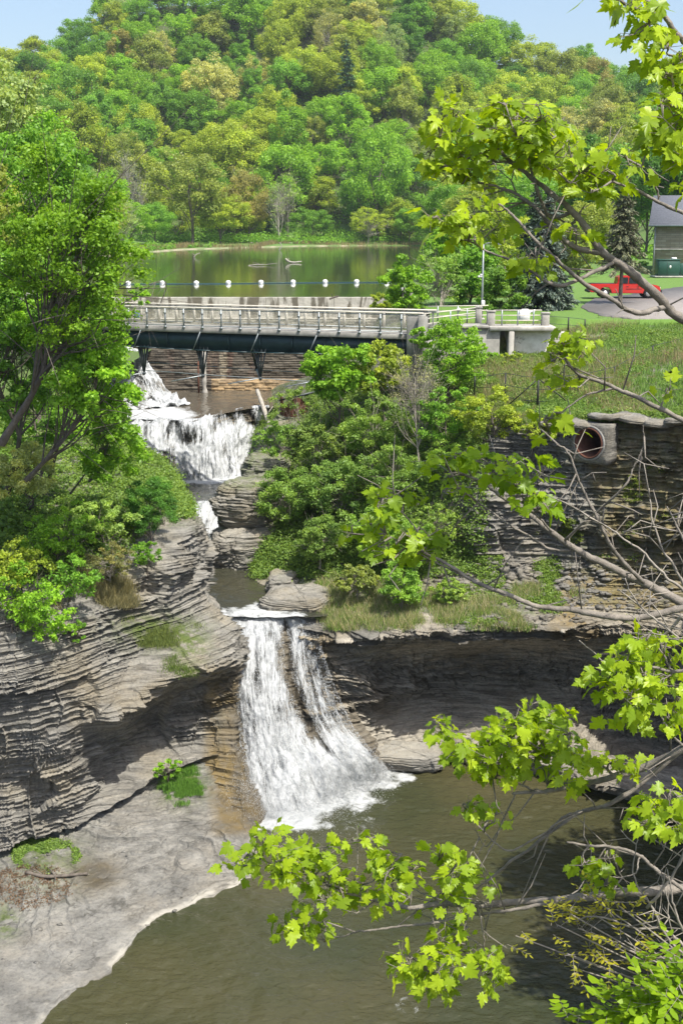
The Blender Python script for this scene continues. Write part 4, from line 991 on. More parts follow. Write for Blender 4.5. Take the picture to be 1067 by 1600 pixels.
MB().box((wx_, -.06, .33), (1.45, .2, .1), bev=.01).build('sill', M['pale_concrete'], wo)
MB().tube([(bx0+.12, -.12, -.3), (bx0+.12, -.12, HH-.1)], .05, 6).build('downpipe', M['steel'], t)
# ---- green transformer cabinet
t = empty('transformer_cabinet', L(1041, 124.5, 17.55), 'dark green metal transformer cabinet on a concrete pad beside the stone building', 'cabinet')
m_ = plain('green_paint', (.02, .07, .05), .45, var=.12, bmp=.03)
MB().box((0, 0, .85), (2.1, 1.5, 1.55), bev=.04).build('cabinet_body', m_, t)
MB().box((0, 0, 1.68), (2.2, 1.6, .10), bev=.03).build('lid', m_, t)
MB().box((.62, 0, 1.82), (.5, .4, .18), bev=.05).build('vent_cap', M['white'], t)
MB().box((1.5, .1, .7), (.9, 1.2, 1.25), bev=.04).build('side_cabinet', m_, t)
MB().box((.1, -.765, 1.0), (.16, .02, .26)).build('warning_plate', M['white'], t)
MB().box((0, 0, .04), (2.9, 2.2, .14), bev=.02).build('pad', M['pale_concrete'], t)
MB().box((-.2, -.765, .8), (.02, .015, 1.3)).build('door_seam', M['black'], t)

# ---- drain pipe in the right wall
pc = P(921, 692, 51.2); ax = np.array([-.66, -.75, .02]); ax /= np.linalg.norm(ax)
t = empty('drain_pipe', pc, 'large round rusty drain pipe set in a concrete collar high on the right rock wall', 'pipe')
def ring(r0, r1, a0, a1, n_=40):
    r = np.cross(ax, (0, 0, 1)); r /= np.linalg.norm(r); u = np.cross(r, ax); V = []
    for a_d, rr in ((a0, r1), (a1, r1), (a1, r0), (a0, r0)):
        for i in range(n_): th = 2*math.pi*i/n_; V.append(ax*a_d+(r*math.cos(th)+u*math.sin(th))*rr)
    Fc = []
    for k in range(4):
        for i in range(n_): Fc.append((k*n_+i, k*n_+(i+1) % n_, ((k+1) % 4)*n_+(i+1) % n_, ((k+1) % 4)*n_+i))
    return MB().add(np.array(V), Fc)
ring(.60, .66, -2.6, .14).build('pipe_barrel', M['rust'], t, True)
cl = ring(.665, .76, -1.0, .10, 40); cl.build('collar', M['concrete'], t)
r = np.cross(ax, (0, 0, 1)); r /= np.linalg.norm(r); u = np.cross(r, ax); hv = []; hf = []; n_ = 40
for a_d in (.05, -.75):
    for kind_ in (0, 1):
        for i in range(n_):
            th = 2*math.pi*i/n_; cx, cy = math.cos(th), math.sin(th)
            if kind_: sq = 1/max(abs(cx), abs(cy)); cx, cy = cx*sq*.90+.03*math.sin(i*2.1), cy*sq*.86
            else: cx, cy = cx*.762, cy*.762
            hv.append(ax*a_d+r*cx+u*cy)
for i in range(n_):
    j = (i+1) % n_; hf += [(i, j, n_+j, n_+i), (n_+i, n_+j, 3*n_+j, 3*n_+i), (2*n_+i, 3*n_+i, 3*n_+j, 2*n_+j)]
MB().add(np.array(hv), hf).build('headwall', M['rock'], t)
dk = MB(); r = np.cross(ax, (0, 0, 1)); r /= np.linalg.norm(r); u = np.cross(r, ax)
dk.add([ax*-2.5+(r*math.cos(a)+u*math.sin(a))*.63 for a in np.linspace(0, 2*math.pi, 24, endpoint=False)], [list(range(24))]); dk.build('pipe_dark_disc', M['black'], t)  # black disc stands in for the shade deep inside the pipe
# flat cap stones along the top of the right wall
caps = [(868,664,52.7,1.5,.0,'long flat cap stone left of the drain pipe on the right rock wall'), (905,661,52.4,1.3,.1,'flat cap stone resting right above the drain pipe'), (952,652,52.2,1.9,-.05,'largest tilted cap stone right of the drain pipe on the wall top'), (990,655,51.8,1.4,.06,'flat cap stone between the largest cap stone and the next one to its right'), (1026,660,51.5,1.5,.03,'dark low cap stone near the right edge of the photo on the wall top'), (1062,660,51.0,1.3,-.1,'rightmost pale cap stone on the wall top')]
for i, (x, y, Y, w, tl, lb) in enumerate(caps):
    o = rock_block('cap_stone', (0, 0, 0), (w/2, .75, .14), 200+i, 'rock', None, 0, 60, 30, .25, .3, None)
    o.location = tuple(P(x, y, Y-.5)+np.array([0, 0, .05])); o.rotation_euler = (tl, tl*.8, -.35+.2*i % .5)
    tag(o, lb, 'stone', 'cap stones on the right wall')
# ---- rusty tank above the upper falls
t = empty('rusty_tank', P(462, 668, 74.6), 'rusty brown broken half tank standing in bushes right of the upper falls', 'tank')
rt = MB(); n_ = 18; V = []; Fc = []
for j, z in enumerate((0, .6, .62, 1.15, 1.75)):
    for i in range(n_+1):
        a = math.pi*(1.0*i/n_)+2.6; r_ = .95+(.05 if j in (1, 2) else 0); V.append((r_*math.cos(a), r_*math.sin(a), z+(.25*math.sin(i*.6) if j == 4 else 0)))
for j in range(4):
    for i in range(n_): a = j*(n_+1)+i; Fc.append((a, a+1, a+n_+2, a+n_+1))
nV = len(V); V2 = [(x*.94, y*.94, z) for x, y, z in V]
rt.add(V+V2, Fc+[tuple(q+nV for q in f[::-1]) for f in Fc]); rt.build('tank_shell', M['rust'], t)
MB().beam((-1.0, -.1, 1.7), (1.2, -.3, 2.25), .12, .12).build('strap', M['darksteel'], t)
MB().box((.1, -.1, .05), (1.9, 1.6, .16), bev=.03).build('base_slab', M['concrete'], t)

# ---- buoys and rope across the lake
bp = [P(x, y, Yb) for x, y, Yb in ()]
px_b = [(201,443),(254,442.5),(307,442.5),(357,442),(408,441.5),(458,441),(508,440.5),(557,440.3),(604,440)]
names = ['first', 'second', 'third', 'fourth', 'fifth', 'sixth', 'seventh', 'eighth', 'ninth']
bl = [Pz(x, y+1.5, 17.35) for x, y in px_b]
for i, c in enumerate(bl):
    t = empty('buoy', c, 'white round lake buoy, %s from the left on the rope line' % names[i], 'buoy', 'white buoys on the line across the lake')
    MB().sphere((0, 0, .12), .25, 14, 10, (1, 1, .82)).build('float', M['white'], t, True)
    MB().tube([(0, 0, -.08), (0, 0, .03)], .262, 14).build('collar', M['rope'] if 'rope' in M else M['steel'], t)
rp_ = [bl[0]+np.array([-8, 0, .02])]+[b_+np.array([0, 0, .04]) for b_ in bl]+[bl[-1]+np.array([1.6, .2, .1])]
M['rope'] = plain('blue_green_rope', (.03, .09, .12), .8, var=.1, bmp=0)
tag(MB().tube(rp_, .035, 5).build('rope', M['rope']), 'dark blue green rope strung through the white buoys on the lake', 'rope')

# ---- driftwood, logs and sticks
def log(name, pts, r0, r1, mat, label, cat='log', branches=(), nseg=None):
    pts = crv(pts, nseg or max(6, len(pts)*4)); k = len(pts); mb = MB(); c0 = pts[0].copy()
    mb.tube(pts-c0, np.linspace(r0, r1, k)*(1+.12*np.sin(np.arange(k)*2.1)), 7)
    for (i, d, ln) in branches: mb.tube([pts[i]-c0, pts[i]-c0+np.array(d)*ln*.5+(0, 0, .05), pts[i]-c0+np.array(d)*ln], [r0*.5, r0*.35, r0*.15], 5)
    return tag(mb.build(name, M[mat], None, loc=c0), label, cat)
q0 = Pz(446, 411, 17.35)
log('driftwood_log', [q0+(0, 0, .6), q0+(.45, 0, .25), q0+(1.2, 0, .1), q0+(2.3, .3, .22)], .17, .08, 'pale_bark', 'pale curved driftwood log poking out of the middle of the lake', branches=((4, (.4, 0, .7), .5),))
q0 = Pz(388, 415, 17.35)
log('driftwood_branches', [q0, q0+(1, 0, .12), q0+(2, .5, .1), q0+(3.8, 0, .3)], .07, .03, 'pale_bark', 'tangle of thin pale branches lying on the lake left of the driftwood log', 'driftwood', branches=((3, (.3, 0, .9), .4), (6, (-.5, 0, .6), .6), (9, (.6, 0, .5), .5), (5, (.8, .1, .3), .7)))
q0 = Pz(436, 391, 17.35); log('floating_branch', [q0, q0+(.6, 0, .9), q0+(.2, 0, 1.6)], .12, .06, 'pale_bark', 'small white branch standing in the water just below the far landing', 'branch', branches=((3, (-.8, 0, .3), 1.0),))
q0 = Pz(303, 402, 17.35); log('floating_branch', [q0, q0+(.5, 0, .5), q0+(1.1, 0, .7)], .10, .05, 'pale_bark', 'small pale twig cluster in the water near the left shore of the lake', 'branch', branches=((3, (-.8, 0, .5), .7),))
q0 = P(522, 467, 90.6); log('dam_crest_stick', [q0+(-.35, 0, .0), q0+(0, 0, .12), q0+(.35, 0, .2)], .08, .05, 'bark', 'short dark piece of wood caught on top of the dam', 'wood', branches=((4, (-.3, 0, .8), .4),))
log('leaning_log', [P(402,610,82.5), P(410,632,80.6), P(418,655,79.2), P(424,668,78.6)], .14, .17, 'pale_bark', 'bare pale log leaning over the right end of the upper waterfall', branches=((9, (.5, -.2, .8), .9), (12, (.7, 0, -.3), 1.4)))
log('leaning_log', [P(414,668,78.2), P(406,700,76.5), P(397,728,75.0)], .10, .07, 'pale_bark', 'thin pale branch wedged below the leaning log beside the upper waterfall')
g2s = LOFTS['shelf'][0]; gpx, gpy = proj(g2s)
def on_shelf(px, py):
    i = np.argmin((gpx-px)**2+(gpy-py)**2); return g2s.reshape(-1, 3)[i]
log('fallen_branch', [on_shelf(42,1366)+(0,0,.08), on_shelf(70,1374)+(0,0,.12), on_shelf(100,1372)+(0,0,.1), on_shelf(138,1368)+(0,0,.08)], .07, .05, 'bark', 'dead brown branch lying on the rock shelf beside the small puddle', 'branch', branches=((8, (-.5, .6, .1), .8), (8, (.2, -.9, .1), .45), (5, (-.7, .5, .1), .9), (11, (.6, .5, .1), .6)))
# ---- far landing by the lake
q0 = L(430, 327, 18.0)
t = empty('wooden_landing', q0, 'low grey wooden footbridge on the far shore of the lake', 'footbridge')
MB().box((0, 0, .1), (13, 2.4, .28), bev=.03).build('deck', M['pale_bark'], t)
MB().box((0, -1.25, -.25), (12, .14, .4)).build('beam', M['bark'], t)
for x in (-2.5, 2.2): MB().tube([(x, -.8, -1.4), (x, -.8, 0)], .22, 7).build('post', M['bark'], t)
MB().box((0, .2, -.8), (4.2, 1.6, 1.2)).build('black_block', M['black'], t)  # solid black block between the posts, below the deck
for i in range(3): pass

# ---- black chain link fence posts on the embankment
t = empty('chain_link_fence', P(839, 636, 55.6), 'black chain link fence posts with diagonal braces on the grassy embankment', 'fence'); fo_ = np.array(P(839, 636, 55.6))
def fpost(x, y0, y1, Y, r=.035):
    a = P(x, y1, Y)-fo_; top = P(x, y0, Y)-fo_; MB().tube([a-(0, 0, .15), (a[0], a[1], top[2])], r, 6).build('post', M['black'], t); return np.array([a[0], a[1], top[2]])
tops = [fpost(741,588,612,58.2), fpost(788,583,636,56.8), fpost(839,590,640,55.6, .05), fpost(901,585,632,56.6), fpost(958,573,610,58.4), fpost(1018,540,566,62), fpost(1075,525,548,64)]
wf_ = MB()
for a, b2 in zip(tops[:-1], tops[1:]): 
    for dz in (0, -.55, -1.1): wf_.tube([a+(0, 0, dz), (a+b2)/2+(0, 0, dz-.04), b2+(0, 0, dz)], .012, 4)
wf_.build('wire', M['darksteel'], t)
for e_ in ((790, 636, 56.0), (896, 636, 55.6)): MB().tube([tops[2]-(0, 0, .05), P(*e_)-fo_], .028, 5).build('brace', M['black'], t)
t = empty('chain_link_fence', P(855, 514, 66.4), 'short row of black fence posts on the lawn edge right of the white wall', 'fence'); fo_ = np.array(P(855, 514, 66.4))
tp_ = [fpost(855,494,515,66.2,.05), fpost(887,496,515,67,.04), fpost(913,499,514,68,.04)]
wf_ = MB()
for a, b2 in zip(tp_[:-1], tp_[1:]):
    for dz in (0, -.4): wf_.tube([a+(0, 0, dz), b2+(0, 0, dz)], .012, 4)
wf_.build('wire', M['darksteel'], t)

# ================================================================== VEGETATION
def leaves(cen, rad, per, L_, W_, seed, shell=.75, up=.35, flat=.75, fold=.18, spread=1.0):
    """leaf-shaped folded quads on the shells of many small clumps -> V, quads, per-vertex tone"""
    rs = np.random.RandomState(seed); K = len(cen)
    idx = np.repeat(np.arange(K), per); N = len(idx)
    d = rs.normal(size=(N, 3)); d /= np.linalg.norm(d, axis=1)[:, None]
    d[:, 2] = np.where((d[:, 2] < -.25) & (rs.rand(N) < .6), -d[:, 2], d[:, 2])
    r = (shell+(1-shell)*rs.rand(N))*np.where(rs.rand(N) < .25, rs.rand(N), 1)
    r = r*(1+.25*rs.normal(size=N)*spread*.5)
    p = cen[idx]+d*(rad[idx]*r)[:, None]*np.array([1, 1, flat])
    nrm = d*.7+rs.normal(size=(N, 3))*.55+np.array([0, 0, up]); nrm /= np.linalg.norm(nrm, axis=1)[:, None]
    a = np.cross(nrm, rs.normal(size=(N, 3))); a /= np.linalg.norm(a, axis=1)[:, None]+1e-9; b = np.cross(nrm, a)
    s = (.65+.7*rs.rand(N))[:, None]
    l = a*L_*.5*s; w = b*W_*.5*s; f = nrm*fold*L_*s
    V = np.stack([p-l-f*.5, p+w, p+l-f, p-w], 1).reshape(-1, 3)
    tone = np.clip(.5+.22*rs.normal(size=K)[idx]+.16*rs.normal(size=N), 0, 1)
    return V, np.arange(N*4).reshape(N, 4), np.repeat(tone, 4)
def crown_centres(K, rx, rz, seed, inner=.55, ry=None, low=-.55, taper=0.0):
    rs = np.random.RandomState(seed); ry = ry or rx
    out = []
    lob = rs.normal(size=(7, 3)); lob /= np.linalg.norm(lob, axis=1)[:, None]; lw = .10+.20*rs.rand(7)
    while len(out) < K:
        d = rs.normal(size=3); d /= np.linalg.norm(d)
        r = inner+(1-inner)*rs.rand()**.6
        r *= .84+sum(w*max(0, d@q)**3 for w, q in zip(lw, lob))
        p = d*r
        if p[2] < low: continue
        k = 1-taper*max(p[2], 0)
        out.append([p[0]*rx*k, p[1]*ry*k, p[2]*rz])
    return np.array(out)
def wood_mesh(base, cen, trunk_r, seed, nb=9, fork=.35, lean=(0, 0), sub=2, top=None, n=6, steps=5):
    """tapered trunk and limbs reaching for the leaf clumps"""
    rs = np.random.RandomState(seed); base = np.asarray(base, float)
    c = cen.mean(0) if top is None else np.asarray(top, float)
    Vs, Fs, k = [], [], 0
    tp_ = base+(c-base)*1.05+np.array([lean[0], lean[1], 0])
    trunk = crv([base, base+(tp_-base)*.4+rs.normal(size=3)*.04*np.linalg.norm(tp_-base), base+(tp_-base)*.75+rs.normal(size=3)*.04*np.linalg.norm(tp_-base), tp_], 10)
    def add(p, r, nn=n):
        nonlocal k
        V, Fq = tube_arr(p, r, nn); Vs.append(V); Fs.append(Fq+k); k += len(V)
    add(trunk, np.linspace(trunk_r, trunk_r*.35, 10)*np.r_[1.35, 1.1, np.ones(8)])
    ids = rs.permutation(len(cen))[:nb]
    for i in ids:
        t = fork+(1-fork)*rs.rand()*.9; q = trunk[int(t*9)]; e = cen[i]; m_ = (q+e)/2+np.array([0, 0, -.08])*np.linalg.norm(e-q)+rs.normal(size=3)*.06*np.linalg.norm(e-q)
        b = crv([q, m_, e], steps+2); add(b, np.linspace(trunk_r*.42*(1.1-t*.5), trunk_r*.06, len(b)), 5)
        for s_ in range(sub):
            j = rs.randint(2, len(b)-1); e2 = b[j]+(e-q)*.35+rs.normal(size=3)*.22*np.linalg.norm(e-q)
            add(np.array([b[j], (b[j]+e2)/2+rs.normal(size=3)*.03, e2]), np.array([trunk_r*.16, trunk_r*.10, trunk_r*.03]), 4)
    return np.concatenate(Vs), np.concatenate(Fs)
def plant(name, base, cen, rad, per, leafL, leafW, col, label, cat, seed, group=None, bark='bark', trunk_r=.1, nb=9, sub=2, up=.35, mat='leaf', lean=(0, 0), shell=.7, flat=.75, parts=('trunk', 'crown'), fork=.25, n=6):
    t = empty(name, base, label, cat, group); base = np.asarray(base)
    c = cen-base
    V, Fq = wood_mesh((0, 0, -.3), c, trunk_r, seed, nb, fork=fork, sub=sub, lean=lean, n=n)
    link(parts[0], make_mesh(parts[0], V, Fq, M[bark], True), t)
    V, Fq, tone = leaves(c, rad, per, leafL, leafW, seed+1, shell=shell, up=up, flat=flat)
    o = link(parts[1], make_mesh(parts[1], V, Fq, M[mat], False, {'v': tone}), t); o.color = (*col, 1)
    return t
# colours (albedo)
G = dict(bright=(0.264, 0.483, 0.042), mid=(0.205, 0.407, 0.050), yellow=(0.396, 0.504, 0.058), tan=(0.488, 0.511, 0.179), olive=(0.317, 0.393, 0.079), brown=(0.337, 0.324, 0.095), pale=(0.343, 0.455, 0.158), dark=(0.132, 0.290, 0.047),
         pine=(0.059, 0.138, 0.058), spruce=(0.145, 0.193, 0.116), grey=(0.290, 0.331, 0.168))

CNAME = dict(mid='mid green', bright='bright green', yellow='yellow green')
# ---- hill forest: tree kinds built once, then copied
def proto(kind, seed, h, rx, rz, K, per, ls, r_c, **kw):
    cen = crown_centres(K, rx, rz, seed, **kw.get('cc', {}))+np.array([0, 0, h-rz])
    rad = r_c*(.7+.6*np.random.RandomState(seed).rand(K))
    V, Fq = wood_mesh((0, 0, -2), cen, kw.get('tr', .28), seed, kw.get('nb', 14), fork=.3, sub=kw.get('sub', 2), n=6)
    tm = make_mesh('trunk', V, Fq, M[kw.get('bark', 'bark')], True)
    V, Fq, tone = leaves(cen, rad, per, ls, ls*.72, seed+5, up=.45, shell=.65, flat=.8)
    return tm, make_mesh('crown', V, Fq, M['leaf'], False, {'v': tone})
PR = {'round': [proto('round', 300+i, 15, 6.6, 6.0, 95, 170, .36, 1.45) for i in range(4)],
      'tall': [proto('tall', 320+i, 17, 5.0, 7.4, 85, 165, .35, 1.25, cc=dict(taper=.25)) for i in range(3)],
      'loose': [proto('loose', 340+i, 15, 6.0, 6.2, 110, 70, .30, 1.05, nb=34, sub=5, tr=.24, bark='pale_bark', cc=dict(inner=.4)) for i in range(3)],
      'bare': [proto('bare', 350+i, 15, 3.2, 5.6, 50, 14, .34, .8, nb=30, sub=5, tr=.20, bark='pale_bark', cc=dict(inner=.2)) for i in range(2)]}
def conifer(seed, h, rb, tiers, needle, dens, droop=.25, ragged=.3, gap=.12):
    rs = np.random.RandomState(seed); Vw, Fw, k = [], [], 0
    V, Fq = tube_arr([(0, 0, -.5), (0, 0, h*.5), (0, 0, h)], [h*.018, h*.011, .02], 7); Vw.append(V); Fw.append(Fq); k += len(V)
    P_, D_ = [], []
    for i in range(tiers):
        t = i/(tiers-1); z = h*(gap+(1-gap)*t*.98); ln = rb*(1-t)**.85+.12; nb_ = int(6+9*(1-t))
        for j in range(nb_):
            a = rs.rand()*6.283; l_ = ln*(1-ragged*rs.rand()); dr = -droop*(1-t*.6)
            e = np.array([math.cos(a)*l_, math.sin(a)*l_, l_*dr+rs.normal()*.05*l_]); o_ = np.array([0, 0, z+rs.normal()*.3*h/tiers])
            m_ = o_+e*.55+np.array([0, 0, l_*.05]); V, Fq = tube_arr([o_, m_, o_+e], [h*.003+.005, h*.002+.004, .004], 4); Vw.append(V); Fw.append(Fq+k); k += len(V)
            nn = max(3, int(dens*l_)); s_ = .12+.88*rs.rand(nn)**.8
            q = o_+e*s_[:, None]+np.array([0, 0, .05*l_])*np.sin(s_*3.1)[:, None]
            P_.append(q+rs.normal(size=(nn, 3))*needle*.45*np.array([1, 1, .5])-np.array([0, 0, .3*needle])*rs.rand(nn)[:, None]); D_.append(np.tile(e/np.linalg.norm(e), (nn, 1)))
    p = np.concatenate(P_); d = np.concatenate(D_)+rs.normal(size=(len(p), 3))*.5; d[:, 2] -= .15; d /= np.linalg.norm(d, axis=1)[:, None]
    w = np.cross(d, rs.normal(size=p.shape)+np.array([0, 0, 2.])); w /= np.linalg.norm(w, axis=1)[:, None]+1e-9
    s_ = needle*(.6+.8*rs.rand(len(p)))[:, None]
    V = np.stack([p-d*s_*.5, p+w*s_*.2, p+d*s_*.6, p-w*s_*.2], 1).reshape(-1, 3)
    return (make_mesh('trunk', np.concatenate(Vw), np.concatenate(Fw), M['bark'], True), make_mesh('crown', V, np.arange(len(V)).reshape(-1, 4), M['needle'], False, {'v': np.repeat(np.clip(.5+.25*rs.normal(size=len(p)), 0, 1), 4)}))
PR['pine'] = [conifer(360+i, 19, 4.2, 17, .62, 16, droop=.05, ragged=.55) for i in range(2)]
rs = np.random.RandomState(12); forest = []
def add_far(kind, i, x, y, z, s, col, rz, hs=1.0): forest.append(dict(kind=kind, i=i, p=(x, y, z), s=s, c=col, rz=rz, hs=hs))
CW = [('bright', .22), ('mid', .19), ('yellow', .19), ('olive', .10), ('tan', .12), ('pale', .08), ('brown', .035), ('dark', .065)]
y = 340.0; row = 0
while y < 486:
    sp_ = 11.6+(y-340)*.012; xs_ = np.arange(-.33*y, .33*y, sp_)+(row % 2)*sp_*.5
    for x in xs_:
        xx = x+rs.normal()*2.0; yy = y+rs.normal()*2.4
        px = 533.5+xx/yy*1950
        if px < -45 or px > 1110: continue
        if yy < np.interp(px, [0, 240, 900, 1000], [300, 338, 338, 300]): continue
        z = float(ground(np.array([xx]), np.array([yy]))[0])
        pn = vn(np.array([[xx*.028, yy*.028, 2.0]]), 88)[0]
        wts = np.array([w for _, w in CW])
        if pn > .15: wts = wts*np.array([.8, .7, 2.0, 1.0, 1.6, 1.1, .5, .3])
        else: wts = wts*np.array([1.5, 1.5, .8, .7, .3, 1, .8, 1.5])
        cn = CW[rs.choice(len(CW), p=wts/wts.sum())][0]
        kind = rs.choice(['round', 'tall'], p=[.66, .34]); 
        if cn in ('tan', 'pale') and rs.rand() < .6: kind = 'loose'
        s = 1.0+.45*rs.rand()
        if rs.rand() < .03: kind, cn, s = 'pine', 'pine', .8+.25*rs.rand()
        if y < 350 and 395 < px < 470: s *= .75
        add_far(kind, rs.randint(0, 9), xx, yy, z-3.2*s, s, cn, rs.rand()*6.28, .9+.25*rs.rand())
    y += 12.6; row += 1
# specials, placed where the photo shows them
for px, Y, kind, s, cn, hs in ((300, 318, 'round', 1.35, 'olive', 1.0), (345, 322, 'round', 1.0, 'yellow', .8), (385, 334, 'round', .95, 'brown', 1.25), (575, 333, 'loose', .8, 'yellow', .9), (595, 340, 'round', 1.3, 'bright', 1.3), (490, 336, 'round', .85, 'mid', .75), (205, 335, 'bare', 1.25, 'grey', 1.2), (222, 330, 'bare', 1.2, 'grey', 1.15),
                            (435, 332, 'bare', 1.05, 'pale', 1.0), (447, 338, 'bare', 1.2, 'pale', 1.1), (541, 392, 'pine', 1.3, 'pine', 1.15), (548, 462, 'pine', 1.25, 'pine', 1.0), (842, 455, 'pine', 1.0, 'pine', 1.0), (640, 330, 'round', .8, 'mid', .9), (690, 322, 'round', .85, 'mid', .95), (740, 300, 'round', .9, 'bright', .9), (820, 290, 'tall', .9, 'mid', .9)):
    yy = Y; xx = (px-533.5)/1950*yy; z = float(ground(np.array([xx]), np.array([float(yy)]))[0]); add_far(kind, rs.randint(0, 9), xx, yy, z-.4, s, cn, rs.rand()*6, hs)
# trees left of the lake
for px, Y, kind, s, cn, hs in ((-30, 262, 'round', 1.1, 'mid', 1.1), (30, 285, 'tall', 1.15, 'bright', 1.2), (70, 262, 'round', 1.0, 'mid', 1.2), (110, 290, 'tall', 1.1, 'dark', 1.15), (150, 276, 'round', .95, 'bright', 1.1), (20, 215, 'round', 1.0, 'bright', 1.15), (-25, 190, 'tall', 1.0, 'mid', 1.2), (75, 205, 'tall', .95, 'mid', 1.15), (120, 225, 'loose', .95, 'pale', 1.1), (165, 240, 'round', .8, 'olive', 1.0),
                            (10, 150, 'tall', .85, 'mid', 1.2), (60, 160, 'round', .8, 'bright', 1.2), (115, 178, 'round', .75, 'mid', 1.1), (155, 205, 'loose', .75, 'yellow', 1.0), (-30, 135, 'round', .85, 'dark', 1.2), (185, 262, 'loose', .8, 'pale', .9),
                            (245, 300, 'round', .8, 'mid', .85), (205, 292, 'round', .7, 'bright', .9)):
    yy = float(Y); xx = (px-533.5)/1950*yy; z = float(ground(np.array([xx]), np.array([yy]))[0]); add_far(kind, rs.randint(0, 9), xx, yy, z-.4, s, cn, rs.rand()*6, hs)
# trees behind the stone building and the lawn
for px, Y, kind, s, cn, hs in ((700, 205, 'round', .75, 'mid', .9), (745, 190, 'round', .7, 'olive', .9), (790, 200, 'tall', .8, 'bright', .9), (835, 185, 'round', .75, 'mid', .95), (880, 195, 'round', .85, 'yellow', 1.0), (925, 180, 'tall', .9, 'dark', 1.0), (965, 200, 'round', .95, 'mid', 1.1), (1005, 172, 'round', .95, 'dark', 1.15), (1050, 176, 'round', 1.0, 'dark', 1.2), (1090, 165, 'tall', 1.0, 'mid', 1.2), (915, 150, 'round', .6, 'olive', .9),
                            (990, 230, 'round', 1.1, 'olive', 1.2), (1045, 240, 'round', 1.15, 'tan', 1.25), (1085, 215, 'pine', 1.0, 'pine', 1.35), (940, 250, 'round', 1.0, 'yellow', 1.1), (860, 245, 'round', 1.0, 'mid', 1.0), (800, 250, 'tall', 1.0, 'mid', .9), (760, 240, 'round', .9, 'yellow', .9)):
    yy = float(Y); xx = (px-533.5)/1950*yy; add_far(kind, rs.randint(0, 9), xx, yy, 17.6, s, cn, rs.rand()*6, hs)
for x_, y_, z_, s_, l_ in ((15.6, 31.5, 9.5, .60, 'unseen leafy tree added past the lower right edge to shade the pool'), (14.8, 26.5, 8.2, .60, 'unseen leafy tree added nearer the camera past the right edge to shade the pool')):  # unseen trees added so their shadow darkens the right of the pool
    t = empty('leafy_tree', (x_, y_, z_), l_, 'tree'); t.scale = (s_, s_, s_*.95); link('trunk', PR['round'][0][0], t); o = link('crown', PR['round'][1][1], t); o.color = (*G['mid'], 1)
for i_, (x_, y_, z_, s_, c_) in enumerate(((-27, 62, 15.6, .62, 'mid'), (-34, 72, 16.6, .7, 'bright'), (-28, 82, 17, .62, 'yellow'), (-22.5, 52, 12.6, .5, 'bright'), (-40, 60, 15.5, .75, 'mid'), (-31, 50, 12.8, .6, 'mid'))):
    t = empty('leafy_tree', (x_, y_, z_), '%s tree beyond the left photo edge, %s from the camera' % (CNAME[c_], ('third nearest', 'fifth nearest', 'farthest', 'second nearest', 'fourth nearest', 'nearest')[i_]), 'tree', 'trees on the left bank out of frame'); t.scale = (s_,)*3
    link('trunk', PR['round'][i_ % 4][0], t); o = link('crown', PR['round'][i_ % 4][1], t); o.color = (*G[c_], 1)
# labels: colour + tier on the hill + order from the left within its kind and tier
CN = dict(bright='bright green', mid='mid green', yellow='yellow green', olive='olive green', tan='tan tinged', pale='pale grey green', brown='brownish', dark='deep green', pine='dark', grey='nearly bare grey')
KN = dict(round='round tree', tall='tall tree', loose='sparse tree', bare='slim tree', pine='pine')
def tier(f):
    y = f['p'][1]; x = 533.5+f['p'][0]/y*1950
    if y < 285 and x < 300: return 'left of the lake'
    if y < 255: return 'behind the lawn'
    if y < 350: return 'along the far lake shore'
    return 'low on the hillside' if y < 385 else 'halfway up the hillside' if y < 425 else 'on the upper hillside' if y < 462 else 'on the hill crest'
from collections import defaultdict
grp = defaultdict(list)
for f in forest: grp[(f['c'], f['kind'], tier(f))].append(f)
def ordinal(n):
    w = ['first', 'second', 'third', 'fourth', 'fifth', 'sixth', 'seventh', 'eighth', 'ninth', 'tenth', 'eleventh', 'twelfth', 'thirteenth', 'fourteenth', 'fifteenth', 'sixteenth', 'seventeenth', 'eighteenth', 'nineteenth', 'twentieth']
    return w[n] if n < 20 else '%dth' % (n+1)
for k, v in grp.items():
    v.sort(key=lambda f: f['p'][0]/f['p'][1])
    for i, f in enumerate(v):
        b_ = '%s %s %s' % (CN[k[0]], KN[k[1]], k[2])
        f['label'] = b_ if len(v) == 1 else b_+', '+('leftmost' if i == 0 else 'rightmost' if i == len(v)-1 else ordinal(i)+' from left')+' of these'
for f in forest:
    tm, cm = PR[f['kind']][f['i'] % len(PR[f['kind']])]
    t = empty('pine_tree' if f['kind'] == 'pine' else 'leafy_tree', f['p'], f['label'], 'tree', 'trees '+tier(f), f['rz'])
    rq = random.Random(str(f['p'])+'w'); t.scale = (f['s']*rq.uniform(.82, 1.15), f['s']*rq.uniform(.82, 1.15), f['s']*f['hs']*rq.uniform(.9, 1.15))
    link('trunk', tm, t); o = link('crown', cm, t)
    c = np.array(G[f['c']])*(.88+.24*random.Random(str(f['p'])).random()); o.color = (*c, 1)
